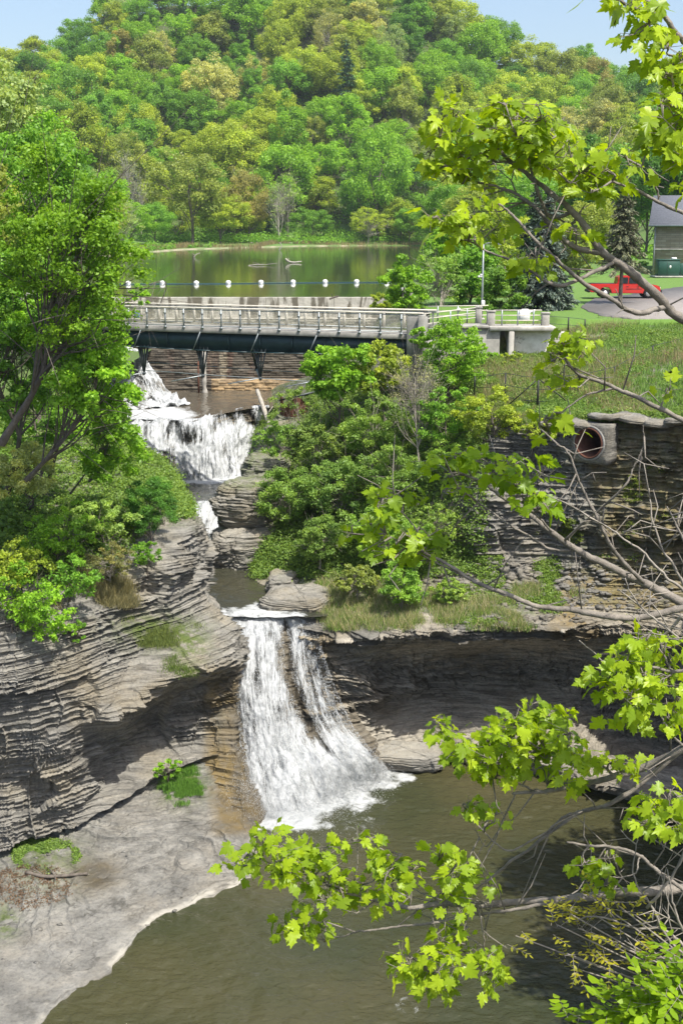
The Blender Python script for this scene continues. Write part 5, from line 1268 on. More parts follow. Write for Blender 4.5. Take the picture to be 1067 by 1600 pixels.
# understory on the hill and along the shores: nobody could count it
cs, rr = [], []
for _ in range(5200):
    y = 322+165*rs.rand()**1.3; x = (rs.rand()-.5)*.68*y
    if float(ground(np.array([x]), np.array([y]))[0]) < 17.7: continue
    cs.append((x, y, 0)); rr.append(1.2+1.9*rs.rand())
for _ in range(900):
    y = 100+190*rs.rand(); side = rs.rand() < .55
    x = (xl(y)-1.0-rs.rand()**2*26) if side else (xr(y)+24+rs.rand()*30)
    if not side and y < 140: continue
    cs.append((x, y, 0)); rr.append(.5+.8*rs.rand())
cs = np.array(cs); rr = np.array(rr); cs[:, 2] = ground(cs[:, 0], cs[:, 1])+rr*.35
V, Fq, tone = leaves(cs, rr, 34, .5, .4, 9, up=.5)
o = link('understory', make_mesh('understory', V, Fq, M['leaf'], False, {'v': tone})); o.color = (*G['mid'], 1)
tag(o, 'low green undergrowth filling the gaps under the hillside trees', 'undergrowth', kind='stuff')
print('forest', len(forest))
# reeds and dry grass along the far shore
def blades(name, pts, h, w, n_per, seed, col, label, cat='grass', spread=.15, lean=.25, parent=None):
    rs = np.random.RandomState(seed); p = np.repeat(pts, n_per, 0); N = len(p); p = p+rs.normal(size=(N, 3))*spread*np.array([1, 1, .15])
    a = rs.rand(N)*6.283; hh = h*(.5+rs.rand(N)); tpv = p+np.stack([rs.normal(size=N)*lean*hh, rs.normal(size=N)*lean*hh, hh], 1)
    wv = np.stack([np.cos(a), np.sin(a), a*0], 1)*w*(.6+.8*rs.rand(N))[:, None]
    V = np.stack([p-wv, p+wv, tpv], 1).reshape(-1, 3)
    o = link(name, make_mesh(name, V, np.arange(N*3).reshape(N, 3), M['grass'], False, {'v': np.repeat(rs.rand(N), 3)})); o.color = (*col, 1)
    return tag(o, label, cat, kind='stuff')
pts = []
for _ in range(2600):
    px = rs.rand()*520+170; x0 = 0
    y = np.interp(px, [170, 290, 400, 430, 700], [225, 280, 296, 322, 326])+rs.rand()*5; x = (px-533.5)/1950*y
    if (255 < px < 300) or px < 250 or 395 < px < 432 or rs.rand() < .25: pts.append((x, y, float(ground(np.array([x]), np.array([y]))[0])))
blades('reeds', np.array(pts), .85, .05, 7, 3, (.30, .25, .13), 'dry tan reeds standing along the far shore of the lake', 'reeds', .5)

# ---- near trees and shrubs on both banks
PJ = {k: proj(v[0]) for k, v in LOFTS.items()}
def on(name, px, py):
    g = LOFTS[name][0]; a, b = PJ[name]; d = (a-px)**2+(b-py)**2
    Yv = g[..., 1]; i = np.where(d.ravel() < d.min()+9)[0]; j = i[np.argmin(Yv.ravel()[i])]
    return g.reshape(-1, 3)[j].copy()
def shrub(kind, surf, base, cx, cy, rw, rh, col, label, seed, per=None, K=None, leaf=(.11, .075), group='shrubs', name='shrub', cat='shrub', Y=None, tr=None, nb=14, sub=3, bark='bark', mat='leaf', inner=.35, rc=.21, shell=.38, dy=0, low=-.7, up=.35, tint=None):
    b = on(surf, *base) if surf else P(*base)
    Yc = Y or b[1]-.2; k = Yc/1900*1.02; c = P(cx, cy, Yc)
    rx, rz = rw*k, rh*k
    ar = rx*rz
    fine_ = leaf[1] < .05 and bark == 'bark' and seed not in (10, 19)
    if fine_: leaf = (leaf[0]*1.45, leaf[1]*1.75); per = int((per or 200)*.42); K = int((K or 50)*1.5); nb = 40; sub = 5; bark = 'twig'
    K = K or int(np.clip(30+ar*22, 30, 140)); per = per or int(np.clip(ar*1500/K, 50, 260))
    cen = crown_centres(K, rx, rz, seed, inner=inner, low=low)*(1-rc*.55)+c
    rad = (rc*min(rx, rz))*(.7+.6*np.random.RandomState(seed).rand(K))
    colr = np.array(G[col] if isinstance(col, str) else np.array(col)*np.array([2.3, 2.35, 1.6]))*(.92+.16*random.Random(seed).random())
    return plant(name, b, cen, rad, per, leaf[0], leaf[1], colr, label, cat, seed, group, bark, tr or max(.03, rx*.035), nb, sub, up, mat, shell=shell)
LB, RB = 'rock_cliff', 'right_bank_ground'
T = [
 # left bank: the big leaning tree and its neighbours
 ('tree', None, (2,680,42.5), 105,400,118,165, (.095,.172,.018), 'large leaning leafy tree reaching over the left end of the footbridge', 1, dict(name='leafy_tree', cat='tree', K=150, per=175, leaf=(.125,.085), tr=.13, nb=34, sub=4, inner=.30, rc=.20, Y=40.5, low=-.9)),
 ('tree', None, (40,740,44), 150,590,85,90, 'bright', 'bright leafy tree in front of the upper falls just below the left bridge end', 2, dict(name='leafy_tree', cat='tree', K=70, per=170, leaf=(.15,.10), tr=.10, nb=22, sub=3, rc=.22, Y=42)),
 ('tree', None, (10,760,46), 20,560,80,120, 'mid', 'mid green tree at the left photo edge behind the leaning trunk', 3, dict(name='leafy_tree', cat='tree', K=80, per=150, leaf=(.15,.10), tr=.12, nb=20, rc=.22, Y=45)),
 ('tree', None, (-40,740,50), -20,380,90,140, 'olive', 'olive green tree cut by the left photo edge beside the leaning tree', 4, dict(name='leafy_tree', cat='tree', K=80, per=150, leaf=(.15,.11), tr=.16, nb=22, rc=.24, Y=50)),
 ('tree', None, (60,700,62), 60,270,95,95, 'mid', 'broad green tree whose top shows above the leaning tree on the left', 5, dict(name='leafy_tree', cat='tree', K=90, per=150, leaf=(.20,.14), tr=.2, nb=20, rc=.24, Y=66)),
 ('tree', None, (-20,700,80), -5,190,80,90, 'pale', 'greyish green tree high at the left photo edge', 6, dict(name='leafy_tree', cat='tree', K=80, per=130, leaf=(.26,.18), tr=.2, nb=20, rc=.24, Y=84)),
 ('tree', None, (140,740,50), 165,700,62,75, 'bright', 'fresh bright green small tree left of the upper pool', 7, dict(name='small_tree', cat='tree', K=60, per=150, leaf=(.14,.10), tr=.06, Y=47.5)),
 ('tree', None, (60,760,48), 75,650,75,80, 'mid', 'shaded green small tree under the leaning tree on the left bank', 8, dict(name='small_tree', cat='tree', K=60, per=130, leaf=(.14,.10), tr=.07, Y=49)),
 ('shrub', LB, (235,850), 232,795,48,62, (.055,.125,.030), 'dark dense juniper like bush above the cliff beside the little falls', 10, dict(leaf=(.07,.03), per=520, K=60, Y=47.6)),
 ('shrub', LB, (40,790), 38,735,72,52, (.235,.255,.14), 'pale cream flecked bush on the left bank at the photo edge', 11, dict(leaf=(.085,.06), per=240, Y=45.0)),
 ('shrub', LB, (165,850), 160,810,58,36, (.17,.235,.085), 'pale green blossom tipped bush above the gorge wall', 12, dict(leaf=(.09,.06), per=220, Y=46)),
 ('shrub', LB, (95,880), 88,835,72,50, 'bright', 'spreading bright green bush in the middle of the left bank', 13, dict(leaf=(.12,.08), Y=44.5)),
 ('shrub', LB, (35,930), 32,880,52,50, 'yellow', 'yellow green bush at the left edge above the rock wall', 14, dict(leaf=(.11,.075), Y=42.4)),
 ('shrub', LB, (75,950), 70,960,52,62, 'bright', 'leafy shrub hanging down over the left rock wall', 15, dict(leaf=(.11,.075), Y=41.2)),
 ('shrub', LB, (20,980), 22,935,58,60, 'bright', 'bright leafy shrub over the rock at the left photo edge left of the hanging shrub', 21, dict(leaf=(.11,.075), Y=41.6)),
 ('shrub', LB, (110,930), 112,905,52,44, 'mid', 'green shrub filling the cliff rim between the two hanging shrubs', 22, dict(leaf=(.10,.07), Y=42.8)),
 ('tree', None, (70,760,47), 110,500,78,70, 'bright', 'bright foliage tree between the leaning trunk and the left bridge end', 23, dict(name='leafy_tree', cat='tree', K=70, per=170, leaf=(.14,.10), tr=.07, nb=16, Y=44)),
 ('tree', None, (10,760,47), 35,450,70,80, 'mid', 'green tree filling the gap left of the leaning trunk', 24, dict(name='leafy_tree', cat='tree', K=70, per=160, leaf=(.14,.10), tr=.07, nb=16, Y=46)),
 ('tree', None, (110,760,49), 182,650,34,52, 'bright', 'slender bright tree reaching over the water by the spillway', 25, dict(name='small_tree', cat='tree', K=46, per=130, leaf=(.13,.09), tr=.04, nb=14, Y=46)),
 ('shrub', None, (752,575,64), 752,553,26,20, 'bright', 'small green shrub at the foot of the grey retaining wall', 26, dict(leaf=(.12,.08), K=26, per=80, Y=63.5)),
 ('shrub', None, (800,572,63), 800,563,30,14, 'yellow', 'low weedy shrub before the white stained wall', 27, dict(leaf=(.11,.07), K=24, per=70, Y=63.5)),
 ('shrub', LB, (120,985), 124,985,16,28, 'mid', 'small green shrub clinging to the rock wall right of the hanging shrub', 16, dict(leaf=(.09,.06), Y=42.0, K=18, per=70)),
 ('shrub', LB, (175,905), 172,880,44,34, (.12,.12,.065), 'half bare brownish green bush on the cliff rim', 17, dict(leaf=(.07,.04), per=90, nb=40, sub=5, bark='twig', Y=44.4)),
 ('shrub', LB, (230,890), 226,868,30,26, 'mid', 'low green shrub on the cliff rim below the juniper like bush', 18, dict(leaf=(.09,.06), Y=45.8)),
 ('shrub', LB, (262,830), 248,770,30,28, (.09,.16,.045), 'feathery green bush left of the little waterfall', 19, dict(leaf=(.08,.04), per=260, Y=51.5)),
 ('shrub', 'shelf', (262,1222), 262,1200,26,22, 'bright', 'small leafy sapling growing at the foot of the left cliff', 20, dict(leaf=(.10,.08), K=22, per=42, Y=43.4)),
 # right bank
 ('shrub', None, (545,700,60), 532,585,58,56, 'bright', 'bright round tree just below the right half of the footbridge', 30, dict(name='small_tree', cat='tree', leaf=(.17,.12), K=80, per=170, tr=.09, Y=60)),
 ('shrub', None, (610,700,61), 596,575,52,50, 'yellow', 'yellow green bush under the bridge end right of the bright round tree', 31, dict(leaf=(.15,.10), K=70, per=140, Y=61)),
 ('shrub', None, (700,640,60), 706,560,62,60, 'bright', 'leafy bush in front of the grey retaining wall', 32, dict(leaf=(.14,.10), K=80, per=130, nb=26, Y=59)),
 ('shrub', None, (655,720,55), 650,600,50,58, (.20,.20,.15), 'nearly bare grey twiggy bush below the bridge end pillar', 33, dict(leaf=(.07,.04), K=60, per=26, nb=58, sub=6, bark='twig', tr=.05, Y=56, inner=.25)),
 ('shrub', None, (480,690,66), 470,630,40,34, (.12,.18,.05), 'loose green bush hiding the rusty tank by the upper falls', 34, dict(leaf=(.11,.06), Y=73.5, K=30, per=110)),
 ('shrub', RB, (450,740), 440,700,42,46, (.11,.18,.05), 'fine leaved green bush at the top of the stream rocks', 35, dict(leaf=(.08,.045), Y=66)),
 ('shrub', None, (500,760,60), 500,690,62,46, (.115,.165,.06), 'soft grey green bush left of centre on the right bank', 36, dict(leaf=(.075,.04), per=420, K=60, Y=60)),
 ('shrub', None, (580,740,58), 588,672,72,48, (.115,.175,.05), 'wide fine leaved bush below the bright round tree', 37, dict(leaf=(.08,.045), per=420, K=60, Y=58)),
 ('shrub', None, (690,720,55), 690,655,58,44, 'mid', 'dense green bush above the right rock wall end', 38, dict(leaf=(.11,.07), K=60, per=170, Y=55.5)),
 ('shrub', None, (770,700,53.5), 765,650,66,44, 'yellow', 'yellowish leafy bush under the black fence posts', 39, dict(leaf=(.11,.075), K=64, per=160, Y=53.8)),
 ('shrub', None, (830,700,52.5), 838,672,34,28, 'yellow', 'small yellowish bush left of the drain pipe', 40, dict(leaf=(.09,.06), Y=52.4)),
 ('shrub', None, (450,830,58), 452,775,58,52, (.115,.18,.055), 'grassy green bush leaning over the stream rocks', 41, dict(leaf=(.075,.035), per=420, K=60, Y=57.5)),
 ('shrub', None, (530,820,56.5), 530,762,66,56, (.105,.165,.055), 'large soft green bush in the middle of the right bank', 42, dict(leaf=(.075,.04), per=460, K=70, Y=56.5)),
 ('shrub', None, (620,800,55.5), 625,742,62,52, (.12,.185,.055), 'feathery bush left of the dark layered wall', 43, dict(leaf=(.075,.04), per=420, K=64, Y=55)),
 ('shrub', None, (690,770,53.6), 708,712,46,34, (.13,.20,.05), 'leafy bush drooping over the dark layered wall', 44, dict(leaf=(.09,.06), Y=53.8)),
 ('shrub', None, (500,880,53.5), 505,838,52,44, (.10,.155,.05), 'low dark green bush above the stream bend', 45, dict(leaf=(.07,.04), per=380, K=50, Y=53.5)),
 ('shrub', None, (590,880,52.8), 590,832,62,52, (.12,.19,.05), 'wide green bush on the grassy ledge', 46, dict(leaf=(.08,.045), per=420, K=60, Y=52.6)),
 ('shrub', None, (650,900,51.2), 655,850,46,44, (.14,.22,.05), 'bright fine leaved bush at the foot of the dark layered wall', 47, dict(leaf=(.08,.05), per=300, K=50, Y=51.4)),
 ('shrub', None, (630,960,49.3), 632,915,44,48, (.115,.195,.045), 'willowy bush hanging over the lip of the undercut', 48, dict(leaf=(.07,.035), per=320, K=50, Y=49.2)),
 ('shrub', None, (560,930,50.6), 556,905,44,26, (.14,.17,.06), 'low grassy shrub on the ledge above the main falls', 49, dict(leaf=(.07,.035), per=200, Y=50.4)),
 ('shrub', None, (700,925,49.8), 706,925,34,24, (.14,.20,.06), 'small shrub on the ledge beside the rubble', 50, dict(leaf=(.07,.04), per=150, Y=49.5)),
 ('shrub', None, (620,850,54), 690,815,42,30, (.14,.20,.055), 'small loose bush before the layered wall face', 51, dict(leaf=(.07,.045), per=110, Y=52.4)),
 # by the lake and lawn
 ('tree', None, (640,520,78), 632,452,40,50, 'bright', 'bright bushy tree at the right end of the dam', 60, dict(name='small_tree', cat='tree', leaf=(.20,.14), K=70, per=120, tr=.1, Y=80)),
 ('tree', None, (600,520,84), 597,472,24,24, 'yellow', 'small yellow green bush on the right end of the dam', 61, dict(leaf=(.18,.12), K=30, per=90, Y=85)),
 ('tree', None, (690,520,80), 682,435,44,56, (.13,.20,.06), 'open branched pale bush between the lake and the lamp post', 62, dict(leaf=(.17,.11), K=60, per=70, nb=50, sub=5, bark='twig', Y=83)),
 ('tree', None, (745,520,86), 736,430,44,66, 'mid', 'green leafy tree directly behind the lamp post', 63, dict(name='leafy_tree', cat='tree', leaf=(.22,.15), K=80, per=120, tr=.12, Y=84)),
 ('tree', None, (790,520,82), 783,455,44,48, (.085,.15,.035), 'dark green round bush right of the lamp post', 64, dict(leaf=(.18,.12), K=60, per=150, Y=78)),
 ('tree', None, (700,500,110), 700,385,46,46, 'bright', 'light green tree beyond the open branched bush by the lake', 65, dict(name='leafy_tree', cat='tree', leaf=(.26,.18), K=70, per=110, tr=.14, Y=112)),
 ('tree', None, (780,500,120), 790,380,52,56, 'yellow', 'yellow green tree behind the lamp post near the lake', 66, dict(name='leafy_tree', cat='tree', leaf=(.28,.20), K=70, per=110, tr=.16, Y=122)),
 ('tree', None, (900,480,130), 895,385,46,56, 'olive', 'olive tree between the two spruces beyond the lawn', 67, dict(name='leafy_tree', cat='tree', leaf=(.28,.20), K=60, per=100, nb=30, tr=.16, Y=125)),
 ('tree', None, (650,560,66), 657,530,26,22, 'bright', 'small bush growing against the bridge end pillar', 68, dict(leaf=(.15,.10), K=26, per=80, Y=61.5)),
 ('tree', None, (250,470,92), 217,462,22,20, 'bright', 'small leafy twig clump before the left end of the dam', 69, dict(leaf=(.15,.10), K=20, per=40, Y=66)),
]
for kind, surf, base, cx, cy, rw, rh, col, label, seed, kw in T:
    shrub(kind, surf, base, cx, cy, rw, rh, col, label, seed, **kw)
# spruces
def spruce(px, ybase, Y, h, rb, col, label, seed, needle=.26, dens=60, ragged=.35, tiers=24, droop=.35, gap=.08, z=17.3):
    b = L(px, Y, z); tm, cm = conifer(seed, h, rb, tiers, needle, dens, droop, ragged, gap)
    t = empty('spruce_tree', b, label, 'tree', 'spruces on the lawn'); link('trunk', tm, t); o = link('crown', cm, t); o.color = (*col, 1)
spruce(850, 500, 79, 7.6, 2.1, (.12, .16, .125), 'blue grey spruce standing left on the lawn behind the white tank', 401, dens=70)
spruce(968, 490, 84, 8.8, 1.75, (.14, .155, .085), 'tall dull green spruce standing in front of the middle of the red truck', 402, dens=34, ragged=.55, droop=.45, gap=.34, tiers=19)
spruce(832, 470, 100, 8.5, 2.2, (.06, .10, .055), 'darker spruce behind the blue grey spruce', 403, dens=50)

# ---- grass and low weeds
def region(name, N, seed, cond, lift=.0):
    g = LOFTS[name][0]; a, b = PJ[name]; r = np.random.RandomState(seed); k = np.where(cond(a, b, g).ravel())[0]
    q = g.reshape(-1, 3)[k[r.randint(0, len(k), N)]]; return q+r.normal(size=q.shape)*np.array([.06, .06, .0])+np.array([0, 0, lift])
emb = lambda a, b, g: (a > 690) & (a < 1100) & (b > 500) & (b < 662) & (vn(g*.55, 3) > -.55)
blades('grass', region(RB, 13000, 21, emb), .22, .018, 7, 22, (.19, .32, .07), 'green grass and weeds covering the embankment above the right wall', 'grass', .12)
blades('grass', region(RB, 5000, 23, lambda a, b, g: emb(a, b, g) & (vn(g*.4, 7) > .0)), .40, .012, 6, 24, (.33, .28, .16), 'dry straw coloured grass among the weeds on the embankment', 'grass', .15, .35)
q = region(RB, 9000, 25, lambda a, b, g: (a > 690) & (a < 1100) & (b > 505) & (b < 655) & (vn(g*.5, 11) > -.1), .08)
V, Fq, tone = leaves(q, np.full(len(q), .22), 9, .10, .075, 26, up=.7); o = link('weeds', make_mesh('weeds', V, Fq, M['leaf'], False, {'v': tone})); o.color = (.21, .33, .07, 1); tag(o, 'broad leaved green weeds scattered over the embankment', 'weeds', kind='stuff')
q = region(RB, 16000, 27, lambda a, b, g: (a > 395) & (a < 760) & (b > 540) & (b < 905) & (b > 620-(a-500)*.2), .1)
V, Fq, tone = leaves(q+np.array([0, 0, .25])*np.clip(vn(q*1.1, 5), 0, 1)[:, None]*2, .12+.55*np.random.RandomState(2).rand(len(q))**2, 10, .11, .07, 28, up=.6, shell=.3); o = link('ground_cover', make_mesh('ground_cover', V, Fq, M['leaf'], False, {'v': tone})); o.color = (.21, .33, .07, 1); tag(o, 'low green cover between the bushes of the right bank', 'ground cover', kind='stuff')
led = lambda a, b, g: (a > 500) & (a < 900) & (b > 905) & (b < 985) & ~((a > 690) & (a < 800) & (b < 935)) & (vn(g*1.1, 3)-sstep(780, 900, a)*.9-sstep(930, 900, b)*.5 > -.25)
blades('dry_grass', region(RB, 2300, 29, led), .30, .009, 6, 30, (.44, .40, .24), 'dry tan grass hanging along the ledge above the undercut', 'grass', .12, .4)
blades('grass', region(RB, 3600, 31, led), .20, .012, 7, 32, (.21, .32, .07), 'short green grass along the ledge above the undercut', 'grass', .12)
q = region(LB, 15000, 33, lambda a, b, g: (a < 300) & (b < 905-100*sstep(165, 250, a)+14*vn(g*1.2, 4)) & (b > 560), .08)
V, Fq, tone = leaves(q+np.array([0, 0, .3])*np.clip(vn(q*1.1, 6), 0, 1)[:, None]*2, .12+.6*np.random.RandomState(3).rand(len(q))**2, 11, .12, .08, 34, up=.6, shell=.3); o = link('ground_cover', make_mesh('ground_cover', V, Fq, M['leaf'], False, {'v': tone})); o.color = (.21, .33, .07, 1); tag(o, 'low green cover under the trees of the left bank', 'ground cover', kind='stuff')
q = region(LB, 900, 35, lambda a, b, g: ((np.abs(a-245)/66)**2+(np.abs(b-985)/26)**2 < 1) & (vn(g*1.6, 5) > .1))
blades('grass', q, .15, .010, 7, 36, (.17, .22, .06), 'short grass tuft on the bench of the left gorge wall', 'grass', .15)
q = region(LB, 260, 37, lambda a, b, g: ((np.abs(a-288)/30)**2+(np.abs(b-1040)/18)**2 < 1) & (vn(g*2, 6) > 0))
blades('grass', q, .13, .010, 7, 38, (.15, .22, .05), 'small grass tuft on the lower lip of the left gorge wall', 'grass', .12)
q = region(LB, 1500, 39, lambda a, b, g: (a > 90) & (a < 235) & (b > 895) & (b < 950) & (vn(g*.8, 3) > .05))
blades('dry_grass', q, .30, .011, 8, 40, (.24, .22, .11), 'brownish grass hanging over the rim of the left gorge wall', 'grass', .12, .4)
q = region('shelf', 1300, 41, lambda a, b, g: ((a-287)/32)**2+((b-1230)/26)**2 < .75+.9*vn(g*2.2, 9)+.6*vn(g*9, 10))
blades('grass', q, .15, .010, 9, 42, (.15, .30, .05), 'lush green grass patch at the foot of the left cliff', 'grass', .05, .15)
q = region('shelf', 1100, 43, lambda a, b, g: (((a-72)/52)**2+((b-1335)/26)**2 < 1) & (vn(g*1.6, 5) > -.15))
V, Fq, tone = leaves(q, np.full(len(q), .09), 10, .07, .045, 44, up=.7); o = link('weeds', make_mesh('weeds', V, Fq, M['leaf'], False, {'v': tone})); o.color = (.21, .33, .07, 1); tag(o, 'low green weeds on the rock shelf beside the fallen branch', 'weeds', kind='stuff')
q = region('shelf', 700, 45, lambda a, b, g: (((a-50)/60)**2+((b-1385)/35)**2 < 1))
V, Fq, tone = leaves(q, np.full(len(q), .10), 6, .05, .035, 46, up=.7); o = link('leaf_litter', make_mesh('leaf_litter', V, Fq, M['leaf'], False, {'v': tone})); o.color = (.22, .14, .09, 1); tag(o, 'reddish brown leaf litter on the rock shelf', 'leaf litter', kind='stuff')
# rubble on the ledge and at the foot of the wet buttress
def rubble(name, q, s0, s1, seed, mat, label):
    r = np.random.RandomState(seed); mb_v, mb_f, k = [], [], 0
    for c in q:
        s_ = s0+(s1-s0)*r.rand()**3; v = r.normal(size=(10, 3)); v /= np.linalg.norm(v, axis=1)[:, None]; v *= s_*np.array([1, .8, .45])*(.7+.5*r.rand(10))[:, None]
        bm = bmesh.new(); [bm.verts.new(tuple(x)) for x in v]; bmesh.ops.convex_hull(bm, input=bm.verts); bm.verts.ensure_lookup_table()
        for i_, vv_ in enumerate(bm.verts): vv_.index = i_
        mb_v.append(np.array([x.co[:] for x in bm.verts])+c); mb_f += [[x.index+k for x in f.verts] for f in bm.faces if len(f.verts) == 3]; k += len(bm.verts); bm.free()
    o = link(name, make_mesh(name, np.concatenate(mb_v), np.array(mb_f), M[mat])); return tag(o, label, 'rubble', kind='stuff')
rubble('rubble', region(RB, 520, 47, lambda a, b, g: ((a-745)/85)**2+((b-905)/28)**2 < 1), .05, .38, 48, 'rock', 'broken grey shale rubble heaped on the ledge below the upper right wall')

# ================================================================== THE MAPLE IN THE FOREGROUND
half = [(0, 0), (.10, -.10), (.24, -.16), (.30, -.04), (.46, -.02), (.40, .10), (.46, .22), (.62, .36), (.50, .40), (.52, .54), (.40, .54), (.29, .50), (.28, .64), (.33, .76), (.20, .76), (.12, .86), (0, 1.08)]
ol = np.array(half+[(-x, y) for x, y in half[-2:0:-1]]); ol[:, 1] -= 0
LC = np.array([[0, .30]]); LV2 = np.concatenate([ol, LC]); nO = len(ol)
LF = np.array([[i, (i+1) % nO, nO] for i in range(nO)])
LZ = -.42*(LV2[:, 0]**2+(LV2[:, 1]-.25)**2)+.30*np.abs(LV2[:, 0])*(1-LV2[:, 1])
def maple_leaves(pos, tipdir, size, seed, droop=.5):
    rs = np.random.RandomState(seed); N = len(pos)
    t = tipdir+rs.normal(size=(N, 3))*.25; t /= np.linalg.norm(t, axis=1)[:, None]
    up = np.array([.2, -.5, .85])+rs.normal(size=(N, 3))*.5; s_ = np.cross(t, up); s_ /= np.linalg.norm(s_, axis=1)[:, None]; n_ = np.cross(s_, t)
    curl = (.5+1.1*rs.rand(N))[:, None]; sz = size[:, None, None]
    J = LV2[None]+rs.normal(size=(N, len(LV2), 2))*.035; J[..., 0] *= (.72+.36*rs.rand(N))[:, None]; sk_ = rs.normal(size=N)*.15; J[..., 0] += sk_[:, None]*J[..., 1]**2
    V = pos[:, None]+sz*(s_[:, None]*J[..., :1]+t[:, None]*J[..., 1:]+n_[:, None]*(LZ[None, :]*curl)[..., None])
    F_ = (np.arange(N)[:, None, None]*len(LV2)+LF[None]).reshape(-1, 3)
    tone = np.repeat(np.clip(.48+.34*rs.normal(size=N), 0, 1), len(LV2)); return V.reshape(-1, 3), F_, tone
TB = np.array([9.6, 8.6, 8.2]); HUB = {'hi': np.array([8.3, 8.3, 20.5]), 'mid': np.array([8.6, 8.4, 17.6]), 'lo': np.array([8.9, 8.5, 15.4])}
MT = empty('maple_tree', TB, 'tall maple with fresh yellow green leaves whose branches reach into the photo from the right', 'tree')
mb = MB(); mb.tube([q-TB for q in crv([TB-(0, 0, 1), (9.3, 8.5, 11), (8.9, 8.5, 15.4), (8.6, 8.4, 17.6), (8.3, 8.3, 20.5), (8.1, 8.4, 25), (8.2, 8.6, 29)], 30)], np.linspace(.34, .08, 30), 12)
mb.build('trunk', M['maple_bark'], MT, True)
def limb(hub, pts, r0, r1, subs, clusters, seed, lsize=.108, dens=1.0, twigs=0, parent=MT, bark='maple_bark', col=(.32, .46, .025), lab=None, hubpt=None, sd=.055):
    """one branch: main stem, side stems (lists of points) and leaf clusters (px, py, count, spread px)"""
    rs = np.random.RandomState(seed); main = [P(*p) for p in pts]; h = hubpt if hubpt is not None else HUB[hub]
    if h is not None: main = [h+(main[0]-h)*t_ for t_ in (.25, .5, .75, .9)]+main
    stem = crv([h]+main, 8*len(main)+8) if h is not None else crv(main, 8*len(main)); k = len(stem)
    lw = rs.normal(size=stem.shape); lw = np.cumsum(lw-lw.mean(0), 0)*.0022; stem = stem+lw
    rad = np.linspace(r0*1.5 if h is not None else r0, r1, k)*(1+.07*np.sin(np.arange(k)*2.9)+.05*rs.normal(size=k))
    mb = MB(); c0 = np.array(parent.location) ; mb.tube(stem-c0, rad, 9)
    sk = [stem]; rk = [rad]
    for sp_, sr in subs:
        q = [P(*p) for p in sp_]; d = np.linalg.norm(stem-q[0], axis=1); i = d.argmin(); st = crv([stem[i]]+q[1:], 8*len(q)); st = st+np.cumsum(rs.normal(size=st.shape)*.003, 0)
        rr_ = np.linspace(sr, max(sr*.3, .003), len(st))*(1+.08*rs.normal(size=len(st))); mb.tube(st-c0, rr_, 7); sk.append(st); rk.append(rr_)
    al = np.concatenate(sk); LP_, LT_, LS_ = [], [], []
    for (px, py, n_, spx) in clusters:
        a, b = proj(al); d = np.hypot(a-px, b-py); i = d.argmin(); Yc = al[i][1]+rs.normal()*.12; c = P(px, py, Yc); sm = spx/240.
        tw = crv([al[i], (al[i]+c)/2+rs.normal(size=3)*.03, c], 6); mb.tube(tw-c0, np.linspace(.008, .004, 6), 5)
        n_ = int(n_*1.3); ns = max(2, n_//5)
        for j in range(ns):
            d3 = rs.normal(size=3)*np.array([1, .9, .55]); d3 /= np.linalg.norm(d3)+1e-9; e = c+d3*sm*(.35+.65*rs.rand()); mb.tube(np.array([tw[rs.randint(3, 6)], (c+e)/2+(0, 0, .02), e])-c0, [.005, .004, .003], 4)
            for q_ in range(max(2, int(n_/ns))):
                o_ = e+rs.normal(size=3)*sd*np.array([1, 1, .6]); out = o_-c; out[2] *= .3; out /= np.linalg.norm(out)+1e-9
                mb.tube(np.array([e, o_+(0, 0, .012)])-c0, [.0022, .0015], 3, cap=False)
                LP_.append(o_); LT_.append(out*.8+rs.normal(size=3)*.35+np.array([0, 0, -.35-.45*rs.rand()])); LS_.append(lsize*(.42+.62*rs.rand()))
    for _ in range(twigs):
        i = rs.randint(len(al)//5, len(al)); d3 = rs.normal(size=3); d3[1] *= .5; d3 /= np.linalg.norm(d3); ln = .12+.35*rs.rand()
        p1 = al[i]+d3*ln*.5+rs.normal(size=3)*.02; p2 = p1+d3*ln*.5+rs.normal(size=3)*.06+(0, 0, .03); mb.tube(np.array([al[i], p1, p2])-c0, [.006, .0045, .0025], 5)
        if rs.rand() < .5: mb.tube(np.array([p1, p1+rs.normal(size=3)*.07])-c0, [.004, .002], 4)
    o = mb.build('branch', M[bark], parent, True)
    if lab: o['label'] = lab
    if LP_:
        V, F_, tone = maple_leaves(np.array(LP_), np.array(LT_), np.array(LS_), seed+3)
        lo = link('leaves', make_mesh('leaves', V-c0, F_, M['maple_leaf'], False, {'v': tone}), o); lo.color = (*col, 1)
    return o
